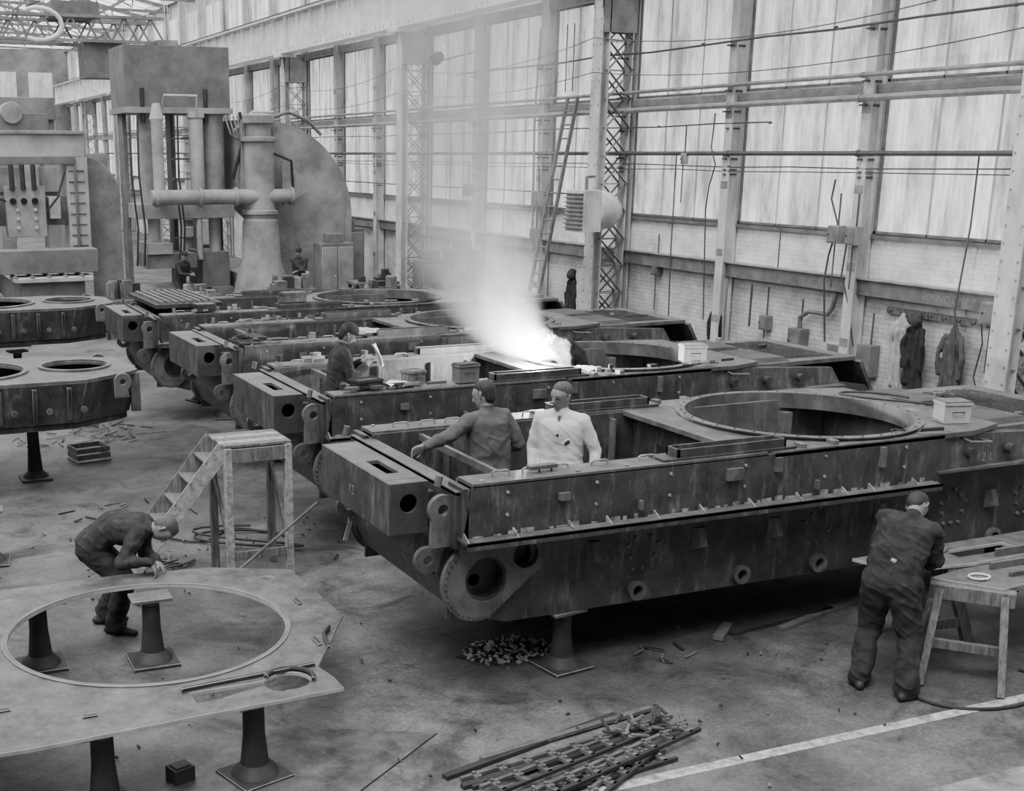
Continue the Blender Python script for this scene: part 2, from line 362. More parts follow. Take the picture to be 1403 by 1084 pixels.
# ------------------------------------------------------------ tank hull
def make_hull():
    b=B();X=(1,0,0);Z=(0,0,1)
    prof=circ(.34,.93,.30,14,math.radians(250),math.radians(100),True)
    prof=[(.62,.53)]+[(x,z) for x,z in prof]+[(.25,1.34),(5.0,1.34),(5.3,1.5),(6.6,1.5),(7.5,1.35),(7.75,1.1),(7.5,.8),(6.9,.55)]
    holes=[circ(.40,.95,.17,24),circ(.74,1.10,.10,18)]+[circ(x,.64,.045,14) for x in (1.85,2.93,3.78,4.9,5.9)]
    for s in (-1,1):
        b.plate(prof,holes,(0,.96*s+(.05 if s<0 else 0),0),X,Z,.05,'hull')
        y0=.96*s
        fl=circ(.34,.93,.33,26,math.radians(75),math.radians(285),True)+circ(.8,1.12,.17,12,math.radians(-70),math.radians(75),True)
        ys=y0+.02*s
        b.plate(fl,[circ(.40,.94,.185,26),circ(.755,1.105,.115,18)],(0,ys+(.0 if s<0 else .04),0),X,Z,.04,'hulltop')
        for k in range(22):
            a=math.radians(80+200*k/21);b.cyl((.34+.30*math.cos(a),ys,.93+.30*math.sin(a)),(.34+.30*math.cos(a),y0+.075*s,.93+.30*math.sin(a)),.011,'hull',seg=6)
        b.lathe((.40,y0-.06*s,.94),[(.17,0),(.19,0),(.19,.1),(.165,.1),(.17,.0)],'hull',26,(0,s,0))
        b.lathe((.36,y0-.5*s,.9),[(.02,0),(.09,0),(.09,.4),(.05,.42),(.0,.42)],'steel',20,(0,s,0))
        for x in (1.85,2.93,3.78,4.9,5.9):
            b.lathe((x,y0,.64),[(.05,0),(.085,0),(.085,.05),(.05,.05),(.05,0)],'hulltop',16,(0,s,0))
        for cx in (1.9,3.75,5.35,6.3):
            for k in range(10):
                a=2*pi*k/10+.3;q=.13 if k%2 else .16
                x=cx+q*math.cos(a);z=.98+q*1.15*math.sin(a)
                b.cyl((x,y0,z),(x,y0+.022*s,z),.024,'hulltop',.016,seg=7)
        for x in (1.35,2.4,3.2,4.4,5.75):
            b.hexa([(x,y0,.93),(x+.14,y0,.93),(x+.10,y0+.09*s,.97),(x+.04,y0+.09*s,.97),(x,y0,1.12),(x+.14,y0,1.12),(x+.10,y0+.03*s,1.12),(x+.04,y0+.03*s,1.12)],'hulltop')
        yo=1.15*s;yi=.88*s
        b.hexa([(.12,yo,1.34),(4.95,yo,1.34),(4.95,yo-.03*s,1.34),(.12,yo-.03*s,1.34),(.2,yo,1.75),(4.95,yo,1.75),(4.95,yo-.03*s,1.75),(.2,yo-.03*s,1.75)],'hull')
        b.hexa([(.12,yi,.6),(3.0,yi,.6),(3.0,yi-.03*s,.6),(.12,yi-.03*s,.6),(.2,yi,1.75),(3.0,yi,1.75),(3.0,yi-.03*s,1.75),(.2,yi-.03*s,1.75)],'hull')
        b.bx(.2,2.98,min(yo,yi),max(yo,yi),1.74,1.77,'hulltop')
        b.bx(.12,.17,min(yo,yi),max(yo,yi),1.2,1.74,'hull')
        b.bx(.10,4.95,min(1.0*s,yo),max(1.0*s,yo),1.32,1.345,'hull')
        b.bx(.1,4.85,min(yo,1.28*s),max(yo,1.28*s),1.315,1.34,'hulltop')
        b.bx(.1,4.85,min(1.265*s,1.28*s),max(1.265*s,1.28*s),1.28,1.34,'hull')
        for x in (.12,.55,1.05,1.4,1.85,2.3,2.8,3.3,3.8,4.1,4.6):
            b.hexa([(x,yo,1.34),(x+.012,yo,1.34),(x+.012,yo+.10*s,1.34),(x,yo+.10*s,1.34),(x,yo,1.39),(x+.012,yo,1.39),(x+.012,yo+.01*s,1.39),(x,yo+.01*s,1.39)],'weld')
        x=.2
        while x<4.8:
            w=random.uniform(.03,.12);b.bx(x,x+w,min(yo,yo+.005*s),max(yo,yo+.005*s),1.34,1.35+random.uniform(0,.03),'weld');x+=w+random.uniform(.02,.14)
        for x,z,w,h in ((.95,1.6,.09,.06),(2.55,1.62,.16,.1),(3.05,1.66,.06,.12),(4.2,1.62,.05,.18),(1.7,1.45,.03,.08),(3.5,1.44,.03,.08)):
            b.bx(x,x+w,min(yo,yo+.04*s),max(yo,yo+.04*s),z-h/2,z+h/2,'hulltop')
        for x in (.5,1.3,2.0,2.75,3.6,4.5):
            for z in (1.50,1.68): b.cyl((x,yo,z),(x,yo+.012*s,z),.014,'edge',seg=7)
        for x in (.45,.72,.98,1.35,1.8):
            yy=.98*s
            b.tube([(x,yy,1.765),(x,yy,1.80),(x+.02,yy,1.81),(x+.13,yy,1.81),(x+.15,yy,1.80),(x+.15,yy,1.765)],.009,'edge',6)
        for x in (.3,1.15,1.6,2.5): b.cyl((x,1.1*s,1.765),(x,1.1*s,1.785),.02,'weld',seg=8)
        b.bx(1.95,3.3,min(.9*s,1.12*s),max(.9*s,1.12*s),1.77,1.79,'hull')
        b.bx(2.1,3.2,min(.93*s,.95*s),max(.93*s,.95*s),1.79,1.86,'hull');b.bx(2.1,3.2,min(1.08*s,1.10*s),max(1.08*s,1.10*s),1.79,1.86,'hull')
        for x in (2.1,3.18): b.bx(x,x+.02,min(.93*s,1.1*s),max(.93*s,1.1*s),1.79,1.86,'hull')
        for x in (3.35,3.7): b.bx(x,x+.06,min(1.02*s,1.12*s),max(1.02*s,1.12*s),1.76,1.80,'steel')
        b.hexa([(4.95,1.15*s,1.42),(7.0,1.05*s,1.42),(7.0,.92*s,1.42),(4.95,.92*s,1.42),(4.95,1.12*s,1.75),(6.9,1.0*s,1.62),(6.9,.92*s,1.62),(4.95,.92*s,1.75)],'hull')
        b.bx(4.9,7.0,min(.96*s,1.17*s),max(.96*s,1.17*s),1.395,1.42,'hulltop')
        for x in (5.3,5.8,6.3): b.cyl((x,1.10*s,1.55),(x,1.17*s,1.55),.05,'hull',seg=12)
        b.tube([(5.2,1.1*s,1.7),(5.2,1.22*s,1.68),(5.45,1.22*s,1.66),(5.45,1.1*s,1.66)],.012,'steel',6)
        b.plate(circ(0,0,.12,18,math.radians(-40),math.radians(220),True)+[(-.1,-.3),(.16,-.3)],[circ(0,0,.045,14)],(.02,1.0*s+(.04 if s<0 else 0),1.55),X,Z,.05,'hulltop')
        b.plate(circ(0,0,.11,18,math.radians(60),math.radians(300),True)+[(.2,-.12),(.2,.12)],[circ(0,0,.04,14)],(-.06,.86*s,1.12),X,Z,.05,'hulltop')
        b.cyl((-.02,.98*s,1.74),(.0,.98*s,1.82),.03,'steel',seg=8)
    b.bx(.6,6.95,-.93,.93,.53,.57,'hull')
    for (xa,za),(xb,zb) in (((.62,.54),(.15,.72)),((.15,.72),(.02,1.0)),((.02,1.0),(.12,1.3))):
        b.beam(((xa),0,za),((xb),0,zb),1.84,.03,'hull',up=(0,0,1))
    b.bx(.08,.14,-1.1,1.1,1.25,1.70,'hull');b.bx(.08,.22,-1.1,1.1,1.68,1.71,'hulltop')
    b.bx(.55,.6,-.86,.86,.6,1.0,'hull')
    b.beam((.2,-.4,1.0),(1.0,-.4,.7),.04,.2,'steel');b.beam((.2,.35,1.0),(1.0,.35,.7),.04,.2,'steel')
    b.bx(1.3,1.34,-.86,.86,.57,.62,'hull');b.bx(2.1,2.14,-.86,.1,.57,1.15,'hull')
    b.bx(.3,2.9,.80,.85,1.15,1.2,'steel')
    b.bx(.65,.69,-.88,.88,1.66,1.72,'steel')
    for x in (.9,1.5,2.2,2.7): b.bx(x,x+.03,.78,.85,.6,1.7,'hulltop')
    b.plate([(-.88,.57),(.88,.57),(.88,1.72),(-.88,1.72)],[[(-.5,.8),(.45,.8),(.45,1.5),(-.5,1.5)]],(2.98,0,0),(0,1,0),Z,.03,'hull')
    deck=[(2.85,-.9),(3.05,-1.15),(5.3,-1.15),(5.75,-1.0),(5.75,1.0),(5.3,1.15),(3.05,1.15),(2.85,.9)]
    b.plate(deck,[circ(4.25,0,1.055,72)],(0,0,1.72),X,(0,1,0),.045,'hulltop')
    b.lathe((4.25,0,1.64),[(1.05,0),(1.10,0),(1.10,.15),(1.13,.15),(1.13,.16),(1.05,.16),(1.05,0)],'hulltop',72)
    for k in range(36):
        a=2*pi*k/36;b.cyl((4.25+1.09*math.cos(a),1.09*math.sin(a),1.80),(4.25+1.09*math.cos(a),1.09*math.sin(a),1.808),.012,'hull',seg=6)
    b.bx(5.42,5.46,-.92,.92,.57,1.72,'hulltop')
    b.bx(5.38,5.42,-.8,.8,1.2,1.3,'edge');b.cyl((4.6,.3,.57),(4.6,.3,.9),.3,'dark',seg=24)
    for s in (-1,1):
        b.bx(3.0,5.4,min(.9*s,.94*s),max(.9*s,.94*s),.57,1.72,'hulltop');b.bx(3.6,3.7,min(.8*s,.9*s),max(.8*s,.9*s),.6,1.6,'steel');b.bx(4.8,4.9,min(.8*s,.9*s),max(.8*s,.9*s),.6,1.6,'steel')
        b.bx(3.1,5.4,min(.84*s,.9*s),max(.84*s,.9*s),1.2,1.26,'edge')
    b.plate([(5.5,-.95),(7.4,-.85),(7.4,.85),(5.5,.95)],[[(5.85,-.8),(6.3,-.8),(6.3,-.1),(5.85,-.1)],[(5.85,.1),(6.3,.1),(6.3,.8),(5.85,.8)],[(6.45,-.7),(7.2,-.7),(7.2,.7),(6.45,.7)]],(0,0,1.66),X,(0,1,0),.05,'hulltop')
    for k in range(9): b.beam((6.5+.08*k,-.7,1.68),(6.5+.08*k,.7,1.68),.012,.07,'hull')
    for s in (-1,1): b.hexa([(5.8,.1*s,1.71),(6.35,.1*s,1.71),(6.35,.85*s,1.71),(5.8,.85*s,1.71),(5.85,.12*s,1.76),(6.3,.12*s,1.76),(6.3,.8*s,1.76),(5.85,.8*s,1.76)],'hull')
    b.beam((7.4,0,1.66),(7.72,0,1.1),1.9,.05,'hull');b.beam((7.72,0,1.12),(6.95,0,.56),1.9,.04,'hull')
    b.lathe((7.74,-.6,1.15),[(.09,0),(.09,.1),(.04,.1),(.04,0)],'steel',14,(1,0,0));b.lathe((7.74,.6,1.15),[(.09,0),(.09,.1),(.04,.1),(.04,0)],'steel',14,(1,0,0))
    x0,x1,y0,y1,z0,z1=-.38,-.05,-.88,.62,1.35,1.76
    b.plate([(x0,z0),(x1,z0),(x1,z1),(x0,z1)],[circ((x0+x1)/2+.0,(z0+z1)/2+.04,.075,24)],(0,y0+.03,0),X,Z,.03,'hull')
    b.bx(x0+.02,x1-.02,y0+.12,y0+.13,z0,z1,'black')
    b.bx(x0,x1,y1-.03,y1,z0,z1,'hull')
    b.bx(x0,x0+.025,y0+.03,y1-.03,z0,z1,'hull');b.bx(x1-.025,x1,y0+.03,y1-.03,z0,z1,'hull')
    b.bx(x0+.025,x1-.025,y0+.03,y1-.03,z0,z0+.025,'hull')
    b.plate([(x0+.025,y0+.03),(x1-.025,y0+.03),(x1-.025,y1-.03),(x0+.025,y1-.03)],[[(x0+.12,-.55),(x1-.1,-.55),(x1-.1,-.1),(x0+.12,-.1)]],(0,0,z1-.03),X,(0,1,0),.03,'hulltop')
    b.bx(-.06,.1,-.7,-.6,1.3,1.62,'hull');b.bx(-.06,.1,.4,.5,1.3,1.62,'hull')
    b.bx(-.02,.1,-.9,.9,1.28,1.33,'hull')
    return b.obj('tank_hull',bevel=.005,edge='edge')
hull=make_hull();hull.location=(4.0,9.4,0)
HL=[(4.0,9.4,0),(4.3,13.2,0),(4.45,16.95,.01),(4.2,20.5,-.01)]
for (x,y,r) in HL[1:]: dup(hull,'tank_hull',(x,y,0),r)
text('12',hull,(-.39,-.05,1.5),(pi/2,0,-pi/2),.12)
text('12 L',hull,(5.35,-1.165,1.47),(pi/2,0,0),.12)
def make_sub():
    b=B();X=(1,0,0);Z=(0,0,1)
    out=[(-7,-1.02),(-.75,-1.02),(-.12,-.6),(0,-.45),(0,.45),(-.12,.6),(-.75,1.02),(-7,1.02)]
    b.plate(out,[circ(-.72,.05,.42,40),circ(-2.1,0,.72,48),[(-6,-.6),(-3.4,-.6),(-3.4,.6),(-6,.6)]],(0,0,1.46),X,(0,1,0),.04,'hulltop')
    b.lathe((-.72,.05,1.5),[(.42,0),(.47,0),(.47,.03),(.42,.03),(.42,0)],'hulltop',40);b.lathe((-2.1,0,1.5),[(.72,0),(.78,0),(.78,.03),(.72,.03),(.72,0)],'hulltop',48)
    n=len(out)
    for k in range(n):
        p=V((*out[k],0));q=V((*out[(k+1)%n],0))
        sc=lambda v:V((v.x-.12 if v.x>-1 else v.x,v.y*.9,0))
        a0,a1=sc(p),sc(q);ti=V((0,0,1.46));bo=V((0,0,.95))
        nrm=(q-p).normalized().cross(V((0,0,1)))*-.04
        b.hexa([a0+bo,a1+bo,a1+bo+nrm,a0+bo+nrm,p+ti,q+ti,q+ti+nrm,p+ti+nrm],'hull')
    b.plate([(x-.15 if x>-1 else x,y*.85) for x,y in out],[],(0,0,.86),X,(0,1,0),.09,'hull')
    for s in (-1,1):
        for k in range(12):
            x=-1.0-.42*k;b.hexa([(x,1.0*s,1.0),(x+.05,1.0*s,1.0),(x+.05,.93*s,1.0),(x,.93*s,1.0),(x,1.10*s,1.42),(x+.05,1.10*s,1.42),(x+.05,.98*s,1.42),(x,.98*s,1.42)],'hull')
            b.cyl((x+.2,.98*s,1.12),(x+.2,1.03*s,1.13),.04,'hull',seg=10)
        b.plate(circ(0,0,.11,18,math.radians(-60),math.radians(180),True)+[(-.11,-.2),(.08,-.2)],[circ(0,0,.04,12)],(-.28,.86*s,1.42),X,Z,.05,'hulltop')
        b.bx(-.1,.02,min(.5*s,.42*s),max(.5*s,.42*s),.95,1.46,'hulltop')
    b.bx(-6.8,-1.5,-.6,.6,.8,.86,'dark')
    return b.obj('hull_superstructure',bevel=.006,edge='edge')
sub=make_sub();sub.location=(3.3,16.6,0)
dup(sub,'hull_superstructure',(4.3,23.25,.12),-.02)
b=B()
b.bx(-.6,.5,-1.0,1.0,1.56,1.62,'dark')
for k in range(8): b.bx(-.5+.12*k,-.45+.12*k,-.9,.9,1.62,1.66,'steel')
b.obj('grating_panel',(5.0,20.9,.25),.02)
def deck_clutter(hx,hy,n,seed):
    rr=random.Random(seed);b=B()
    for k in range(n):
        side=rr.choice((-1,1))
        x=hx+(rr.uniform(.3,1.8) if rr.random()<.5 else rr.uniform(3.2,7));y=hy+side*rr.uniform(1.0,1.1) if x<hx+2 else hy+side*rr.uniform(1.0,1.12) if x<hx+5.3 else hy+rr.uniform(-.8,.8)
        z=1.80 if x<hx+5.4 else 1.72
        L=rr.uniform(.06,.3);a=rr.uniform(-.4,.4);t=rr.random()
        m=rr.choice(['dark','steel','edge','hulltop','wood'])
        if t<.45: b.beam((x,y,z+.015),(x+L*math.cos(a),y+L*math.sin(a)*.3,z+.015),rr.uniform(.02,.07),.03,m)
        elif t<.7: b.cyl((x,y,z),(x,y,z+rr.uniform(.03,.09)),rr.uniform(.02,.05),m,seg=12)
        else: b.tube([(x+.04*j*L*6,y+.03*math.sin(j*1.3+seed),z+.012) for j in range(8)],.008,'dark',6)
    b.obj('loose_fittings')
deck_clutter(4.0,9.4,6,11);deck_clutter(4.3,13.2,30,2);deck_clutter(4.45,16.95,34,3);deck_clutter(4.2,20.5,34,4)
b=B();b.bx(-.03,.03,-.001,.001,-.09,.09,'paper');o=b.obj('paper_tag',(3.82,9.92,.98),.3);o.rotation_euler=(.1,.3,.5)

# ------------------------------------------------------------ pedestal stands
def stand(h,name='steel_pedestal_stand'):
    b=B();b.bx(-.2,.2,-.2,.2,0,.03,'dark')
    b.lathe((0,0,.03),[(.17,0),(.15,.03),(.10,.08),(.078,h*.5),(.075,h-.09),(.12,h-.06),(.12,h-.05)],'dark',20)
    b.bx(-.17,.17,-.12,.12,h-.03,h,'steel')
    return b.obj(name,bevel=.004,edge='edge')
S=stand(.528);S.location=(5.22,8.55,0);S.rotation_euler=(0,0,.15)
for hx,hy,_ in HL:
    for dx,dy in ((1.25,-.8),(1.25,.8),(6.2,-.75),(6.2,.75)):
        if (hx,hy,dx,dy)==(4.0,9.4,1.25,-.8): continue
        dup(S,'steel_pedestal_stand',(hx+dx,hy+dy,0),random.uniform(-.3,.3))
S3=stand(.79);S3.location=(2.0,16.8,0)
for x,y in ((-1.5,16.6),(-4,16.6),(2.6,23.2),(-1,23.2)): dup(S3,'steel_pedestal_stand',(x,y,0),.2)
S2=stand(.598);S2.location=(1.15,10.25,0)
for x,y in ((2.05,9.98),(1.2,7.62),(2.25,7.68),(.1,9.4),(1.05,13.3)):
    dup(S2,'steel_pedestal_stand',(x,y,0),random.uniform(-.3,.3))

# ------------------------------------------------------------ hull roof plate in foreground
b=B()
out=[(.9,10.5),(.2,9.9),(.02,9.0),(.25,8.0),(.3,7.42),(.72,7.40),(2.86,7.52),(2.86,7.72),(2.82,7.95),(3.36,8.85),(3.34,10.1),(2.7,10.42),(1.9,10.53)]
slot=[(1.85,7.66),(2.38,7.66),(2.44,7.62)]+[(2.55+.15*math.cos(a),7.78+.15*math.sin(a)) for a in [math.radians(-110+22*k) for k in range(12)]]+[(2.42,7.88),(2.38,7.84),(1.85,7.84)]
b.plate(out,[circ(1.85,9.12,1.06,72),slot,circ(3.08,9.95,.05,14)],(0,0,.6),(1,0,0),(0,1,0),.03,'plate','bright')
b.plate([(1.8,7.89),(2.8,7.97),(2.8,7.94),(1.8,7.86)],[],(0,0,.63),(1,0,0),(0,1,0),.03,'dark')
b.lathe((1.85,9.12,.63),[(1.06,0),(1.10,0),(1.10,.012),(1.06,.012),(1.06,0)],'steel',72)
b.tube([(2.55+.17*math.cos(a),7.78+.17*math.sin(a),.65) for a in [math.radians(-30+18*k) for k in range(11)]],.018,'dark')
b.cyl((.42,7.5,.60),(.42,7.25,.62),.07,'dark',.09)
b.tube([(3.15,8.6,.65),(3.05,8.45,.66),(3.0,8.2,.65)],.015,'dark')
for x,y,w,h in ((2.95,8.3,.04,.16),(3.1,9.2,.04,.14),(1.1,7.7,.1,.03),(.6,8.0,.08,.04)): b.bx(x,x+w,y,y+h,.63,.645,'dark')
rp=b.obj('hull_roof_plate',bevel=.003,edge='bright')
text('80',rp,(1.62,7.55,.632),(0,0,.1),.1)
b=B();b.plate([(3.7,7.78),(2.8,7.15),(2.0,6.9),(1.2,7.4),(2.5,8.4)],[],(0,0,.001),(1,0,0),(0,1,0),.012,'plate','dark');b.obj('floor_steel_sheet',sm=False)
b=B();b.bx(-.08,.08,-.07,.07,0,.12,'dark');b.bx(-.06,.06,-.05,.05,.12,.13,'dark');b.obj('steel_packing_block',(1.75,7.8,0),.3,.006)

# ------------------------------------------------------------ wooden steps
b=B()
px0,px1,py0,py1,pz=3.22,3.84,11.62,12.22,1.44
for k in range(5):
    y=py0+(py1-py0)*k/5;b.bx(px0-.04,px1+.04,y+.004,y+.116,pz-.03,pz,'wood2' if k%2 else 'wood')
for x in (px0,px1):
    b.beam((x,py0,0),(x,py0+.02,pz-.03),.09,.07,'wood2',up=(1,0,0));b.beam((x,py1,0),(x,py1,pz-.03),.09,.07,'wood',up=(1,0,0))
b.beam((px0,py0,1.33),(px1,py0,1.33),.04,.14,'wood');b.beam((px0,py1,1.33),(px1,py1,1.33),.04,.14,'wood')
for x in (px0,px1):
    b.beam((x,py0,1.33),(x,py1,1.33),.04,.14,'wood');b.beam((x,py0,.35),(x,py1,1.1),.03,.07,'wood')
b.beam((px0,py0,.3),(px1,py0,.3),.03,.09,'wood')
for yy,mm in ((py0+.1,'wood2'),(py1-.02,'wood')):
    b.beam((px0,yy,1.40),(px0-.95,yy+.35,0.05),.045,.16,mm)
for k in range(6):
    t=(k+.7)/6.4;x=px0-.95*t;z=1.40-1.37*t
    b.beam((x,py0+.1+.35*t,z),(x,py1-.02+.35*t,z),.18,.025,'wood')
b.obj('wooden_access_steps',bevel=.004)
b=B();b.cyl((3.0,11.45,.03),(4.05,11.35,.85),.016,'steel',seg=8);b.obj('steel_bar')

# ------------------------------------------------------------ sawhorses and work
def sawhorse(name,p,yaw):
    b=B();b.beam((-.32,0,.74),(.32,0,.74),.12,.12,'wood')
    for s in (-1,1):
        for t in (-1,1):
            b.beam((.24*s,.03*t,.76),(.30*s,.28*t,0),.1,.06,'wood',up=(1,0,0))
        b.beam((.28*s,-.19,.28),(.28*s,.19,.28),.03,.09,'wood');b.beam((.25*s,-.1,.6),(.25*s,.1,.6),.03,.14,'wood2')
    b.beam((-.28,0,.28),(.28,0,.28),.05,.08,'wood')
    return b.obj(name,p,yaw,.004)
sawhorse('wooden_trestle',(8.15,7.05,0),-.85)
sawhorse('wooden_trestle',(8.45,7.8,0),1.45)
sawhorse('wooden_trestle',(10.4,7.5,0),1.5)
b=B()
b.plate([(7.72,7.95),(7.86,7.55),(8.6,7.45),(11.2,7.55),(11.2,8.02)],[[(8.6,7.62),(9.3,7.62),(9.3,7.8),(8.6,7.8)]],(0,0,.8),(1,0,0),(0,1,0),.03,'steel','bright')
b.bx(8.9,11.2,7.5,7.53,.83,.9,'steel')
b.obj('fabricated_steel_panel',bevel=.003)
b=B()
b.plate([(7.98,7.33),(8.3,6.88),(8.75,6.95),(11.2,7.1),(11.2,7.42),(8.4,7.40)],[circ(8.32,7.15,.07,20)],(0,0,.80),(1,0,0),(0,1,0),.02,'steel','bright')
b.bx(8.6,11.2,7.28,7.31,.82,.88,'steel');b.bx(8.6,11.2,7.08,7.11,.82,.86,'hulltop')
b.obj('cut_steel_flange_plate',bevel=.003)
b=B();b.tube([(8.32+.09*math.cos(a),7.15+.07*math.sin(a),.835+.004*a/6.28) for a in [k*.35 for k in range(36)]],.008,'paper');b.obj('cable_coil')
b=B();b.bx(-.24,.24,-.03,.03,0,.02,'steel');b.bx(-.2,-.05,-.05,.05,.02,.06,'dark');b.obj('clamp_tool',(8.45,7.72,.832),.5)
b=B();b.tube([(8.12+.62*math.cos(a),6.88+.42*math.sin(a),.015) for a in [math.radians(150+ 8*k) for k in range(29)]],.014,'dark');b.obj('rubber_hose')
b=B()
b.beam((7.0,8.6,.02),(8.3,8.75,.02),.1,.03,'dark');b.beam((7.5,8.5,.02),(8.9,8.9,.02),.07,.03,'steel');b.beam((6.8,8.5,.03),(7.1,8.75,.03),.09,.04,'steel')
b.obj('steel_flat_bars')
b=B()
def strip(p0,p1,w,z,n):
    p0=V((*p0,z));p1=V((*p1,z));d=(p1-p0).normalized();a=V((-d.y,d.x,0))*w/2
    b.beam(p0+a,p1+a,.03,.03,'hulltop');b.beam(p0-a,p1-a,.03,.03,'dark')
    for k in range(n):
        q=p0.lerp(p1,(k+.5)/n);b.beam(q-a*1.15,q+a*1.15,.04,.03,'steel');b.cyl(q+V((0,0,.01)),q+V((0,0,.035)),.016,'steel',seg=8);b.cyl(q+a+V((0,0,.01)),q+a+V((0,0,.03)),.014,'steel',seg=8)
strip((3.55,6.98),(5.5,7.27),.14,.02,9);strip((3.6,6.78),(5.25,7.2),.13,.05,8);strip((3.62,6.62),(5.1,6.8),.13,.02,7)
strip((3.9,6.56),(5.45,7.02),.12,.08,8);strip((4.2,6.45),(5.0,6.9),.1,.04,5)
b.beam((3.45,7.12,.02),(5.1,7.52,.02),.06,.03,'dark');b.beam((3.8,7.25,.03),(5.4,7.5,.03),.05,.03,'steel');b.beam((3.5,6.95,.02),(4.9,7.12,.03),.05,.03,'dark')
for k in range(20):
    x=random.uniform(4.8,5.45);y=random.uniform(6.95,7.3);a=random.uniform(0,3);b.beam((x,y,.08),(x+.14*math.cos(a),y+.14*math.sin(a),.1),.025,.015,random.choice(['dark','steel']))
b.obj('steel_strip_pile',bevel=.002)
def litter(name,c,rad,n,s,mats):
    b=B()
    for k in range(n):
        r=rad*math.sqrt(random.random());a=random.uniform(0,6.28);x=c[0]+r*math.cos(a);y=c[1]+r*math.sin(a)*.7
        L=random.uniform(.3,1)*s;t=random.uniform(0,3.14);z=.01+.05*max(0,1-r/rad)*random.random()
        b.beam((x,y,z),(x+L*math.cos(t),y+L*math.sin(t),z+random.uniform(0,.02)),random.uniform(.01,.03),.012,random.choice(mats))
    b.obj(name,sm=False)
litter('swarf_pile',(4.95,9.0),.42,220,.07,['dark','edge','bright'])
litter('scrap_offcuts',(6.1,8.4),.3,9,.2,['dark','steel'])
litter('scrap_offcuts',(2.6,12.4),.4,16,.3,['dark','steel','wood'])
litter('scrap_offcuts',(3.0,19.2),1.2,60,.4,['dark','steel','wood'])
litter('scrap_offcuts',(6.5,11.3),.9,40,.3,['dark','steel'])
litter('scrap_offcuts',(2.8,14.6),.9,14,.3,['dark','steel'])
litter('floor_grit',(4.5,8.0),3.5,60,.03,['dark','hulltop'])
litter('floor_grit',(2.5,13.0),2.5,90,.04,['dark','hulltop'])
b=B();b.tube([(3.75+.5*math.cos(a*1.3),12.9+.5*math.sin(a),.02+.01*a) for a in [k*.3 for k in range(30)]],.014,'dark');b.tube([(2.6+.5*k*.3,13.3+.2*math.sin(k),.02) for k in range(12)],.012,'dark');b.obj('welding_cable')
b=B();b.bx(-.25,.25,-.2,.2,0,.02,'wood')
for s in (-.24,.22):
    for z in (.05,.14): b.bx(s,s+.02,-.2,.2,z,z+.07,'wood')
for s in (-.2,.18):
    for z in (.05,.14): b.bx(-.22,.22,s,s+.02,z,z+.07,'wood')
b.obj('slatted_crate',(2.85,17.6,0),.2)
def crate(name,p,yaw,sx,sy,sz,m,lid=None):
    b=B();t=.015
    b.bx(-sx/2,sx/2,-sy/2,sy/2,0,t,m)
    for s in (-1,1):
        b.bx(-sx/2,sx/2,min(s*sy/2,s*(sy/2-t)),max(s*sy/2,s*(sy/2-t)),t,sz,m)
        b.bx(min(s*sx/2,s*(sx/2-t)),max(s*sx/2,s*(sx/2-t)),-sy/2+t,sy/2-t,t,sz,m)
    b.bx(-sx/2-.01,sx/2+.01,-sy/2-.01,sy/2+.01,sz-.03,sz-.01,m)
    if lid: b.bx(-sx/2,sx/2,-sy/2,sy/2,sz-.01,sz+.005,lid)
    b.tube([(-sx*.2,-sy/2-.005,sz*.5),(-sx*.2,-sy/2-.03,sz*.55),(sx*.2,-sy/2-.03,sz*.55),(sx*.2,-sy/2-.005,sz*.5)],.006,'dark',6)
    return b.obj(name,p,yaw,.003)
crate('tool_box',(9.4,8.62,1.77),-.3,.26,.2,.2,'presl','wood')
crate('tool_box',(9.3,12.5,1.775),-.3,.28,.2,.2,'col','wood2')
crate('tool_box',(5.5,12.28,1.785),.3,.2,.18,.16,'wood')
crate('electrode_box',(4.95,12.28,1.785),.2,.3,.2,.1,'dark')
crate('tool_box',(6.1,12.22,1.785),.1,.25,.16,.2,'pressd','dark')
crate('electrode_box',(8.3,15.9,1.785),.1,.4,.2,.12,'wood')
crate('tool_box',(6.6,19.55,1.87),.1,.4,.2,.15,'hulltop','hulltop')
crate('tool_box',(5.1,19.5,1.785),.1,.3,.2,.12,'dark','hulltop')
def sheetpaper(p,yaw,w,h,tilt=.1):
    b=B();n=6
    i=b.mi('paper')
    g=[[b.bm.verts.new((w*(x/n-.5),h*(y/n-.5),.02*math.sin(x*1.1+y*.6)+.02)) for x in range(n+1)] for y in range(n+1)]
    for y in range(n):
        for x in range(n): b.bm.faces.new((g[y][x],g[y][x+1],g[y+1][x+1],g[y+1][x])).material_index=i
    o=b.obj('drawing_sheet',p,yaw);o.rotation_euler=(tilt,0,yaw);return o
sheetpaper((5.25,12.22,1.80),.3,.26,.2,.03);sheetpaper((7.6,12.3,1.80),.2,.35,.18,.03)
def rag(name,p,s,m):
    bm=bmesh.new();bmesh.ops.create_icosphere(bm,subdivisions=4,radius=1)
    for v in bm.verts:
        n=noise.fractal(v.co*1.8+V(p),.8,2,4);v.co=V((v.co.x*s[0],v.co.y*s[1],max(v.co.z,-.3)*s[2]))*(1+.55*n)
    me=bpy.data.meshes.new(name);bm.to_mesh(me);bm.free();me.materials.append(M[m])
    o=bpy.data.objects.new(name,me);SC.collection.objects.link(o);o.location=p
rag('oily_rag',(4.75,15.95,1.83),(.22,.12,.07),'dark');rag('oily_rag',(6.3,15.95,1.85),(.25,.12,.05),'coatl')
b=B();b.tube([(9.6+.25*math.cos(a),9.6+.5*math.sin(a*.7),1.79) for a in [k*.3 for k in range(20)]],.012,'dark');b.obj('deck_cable')

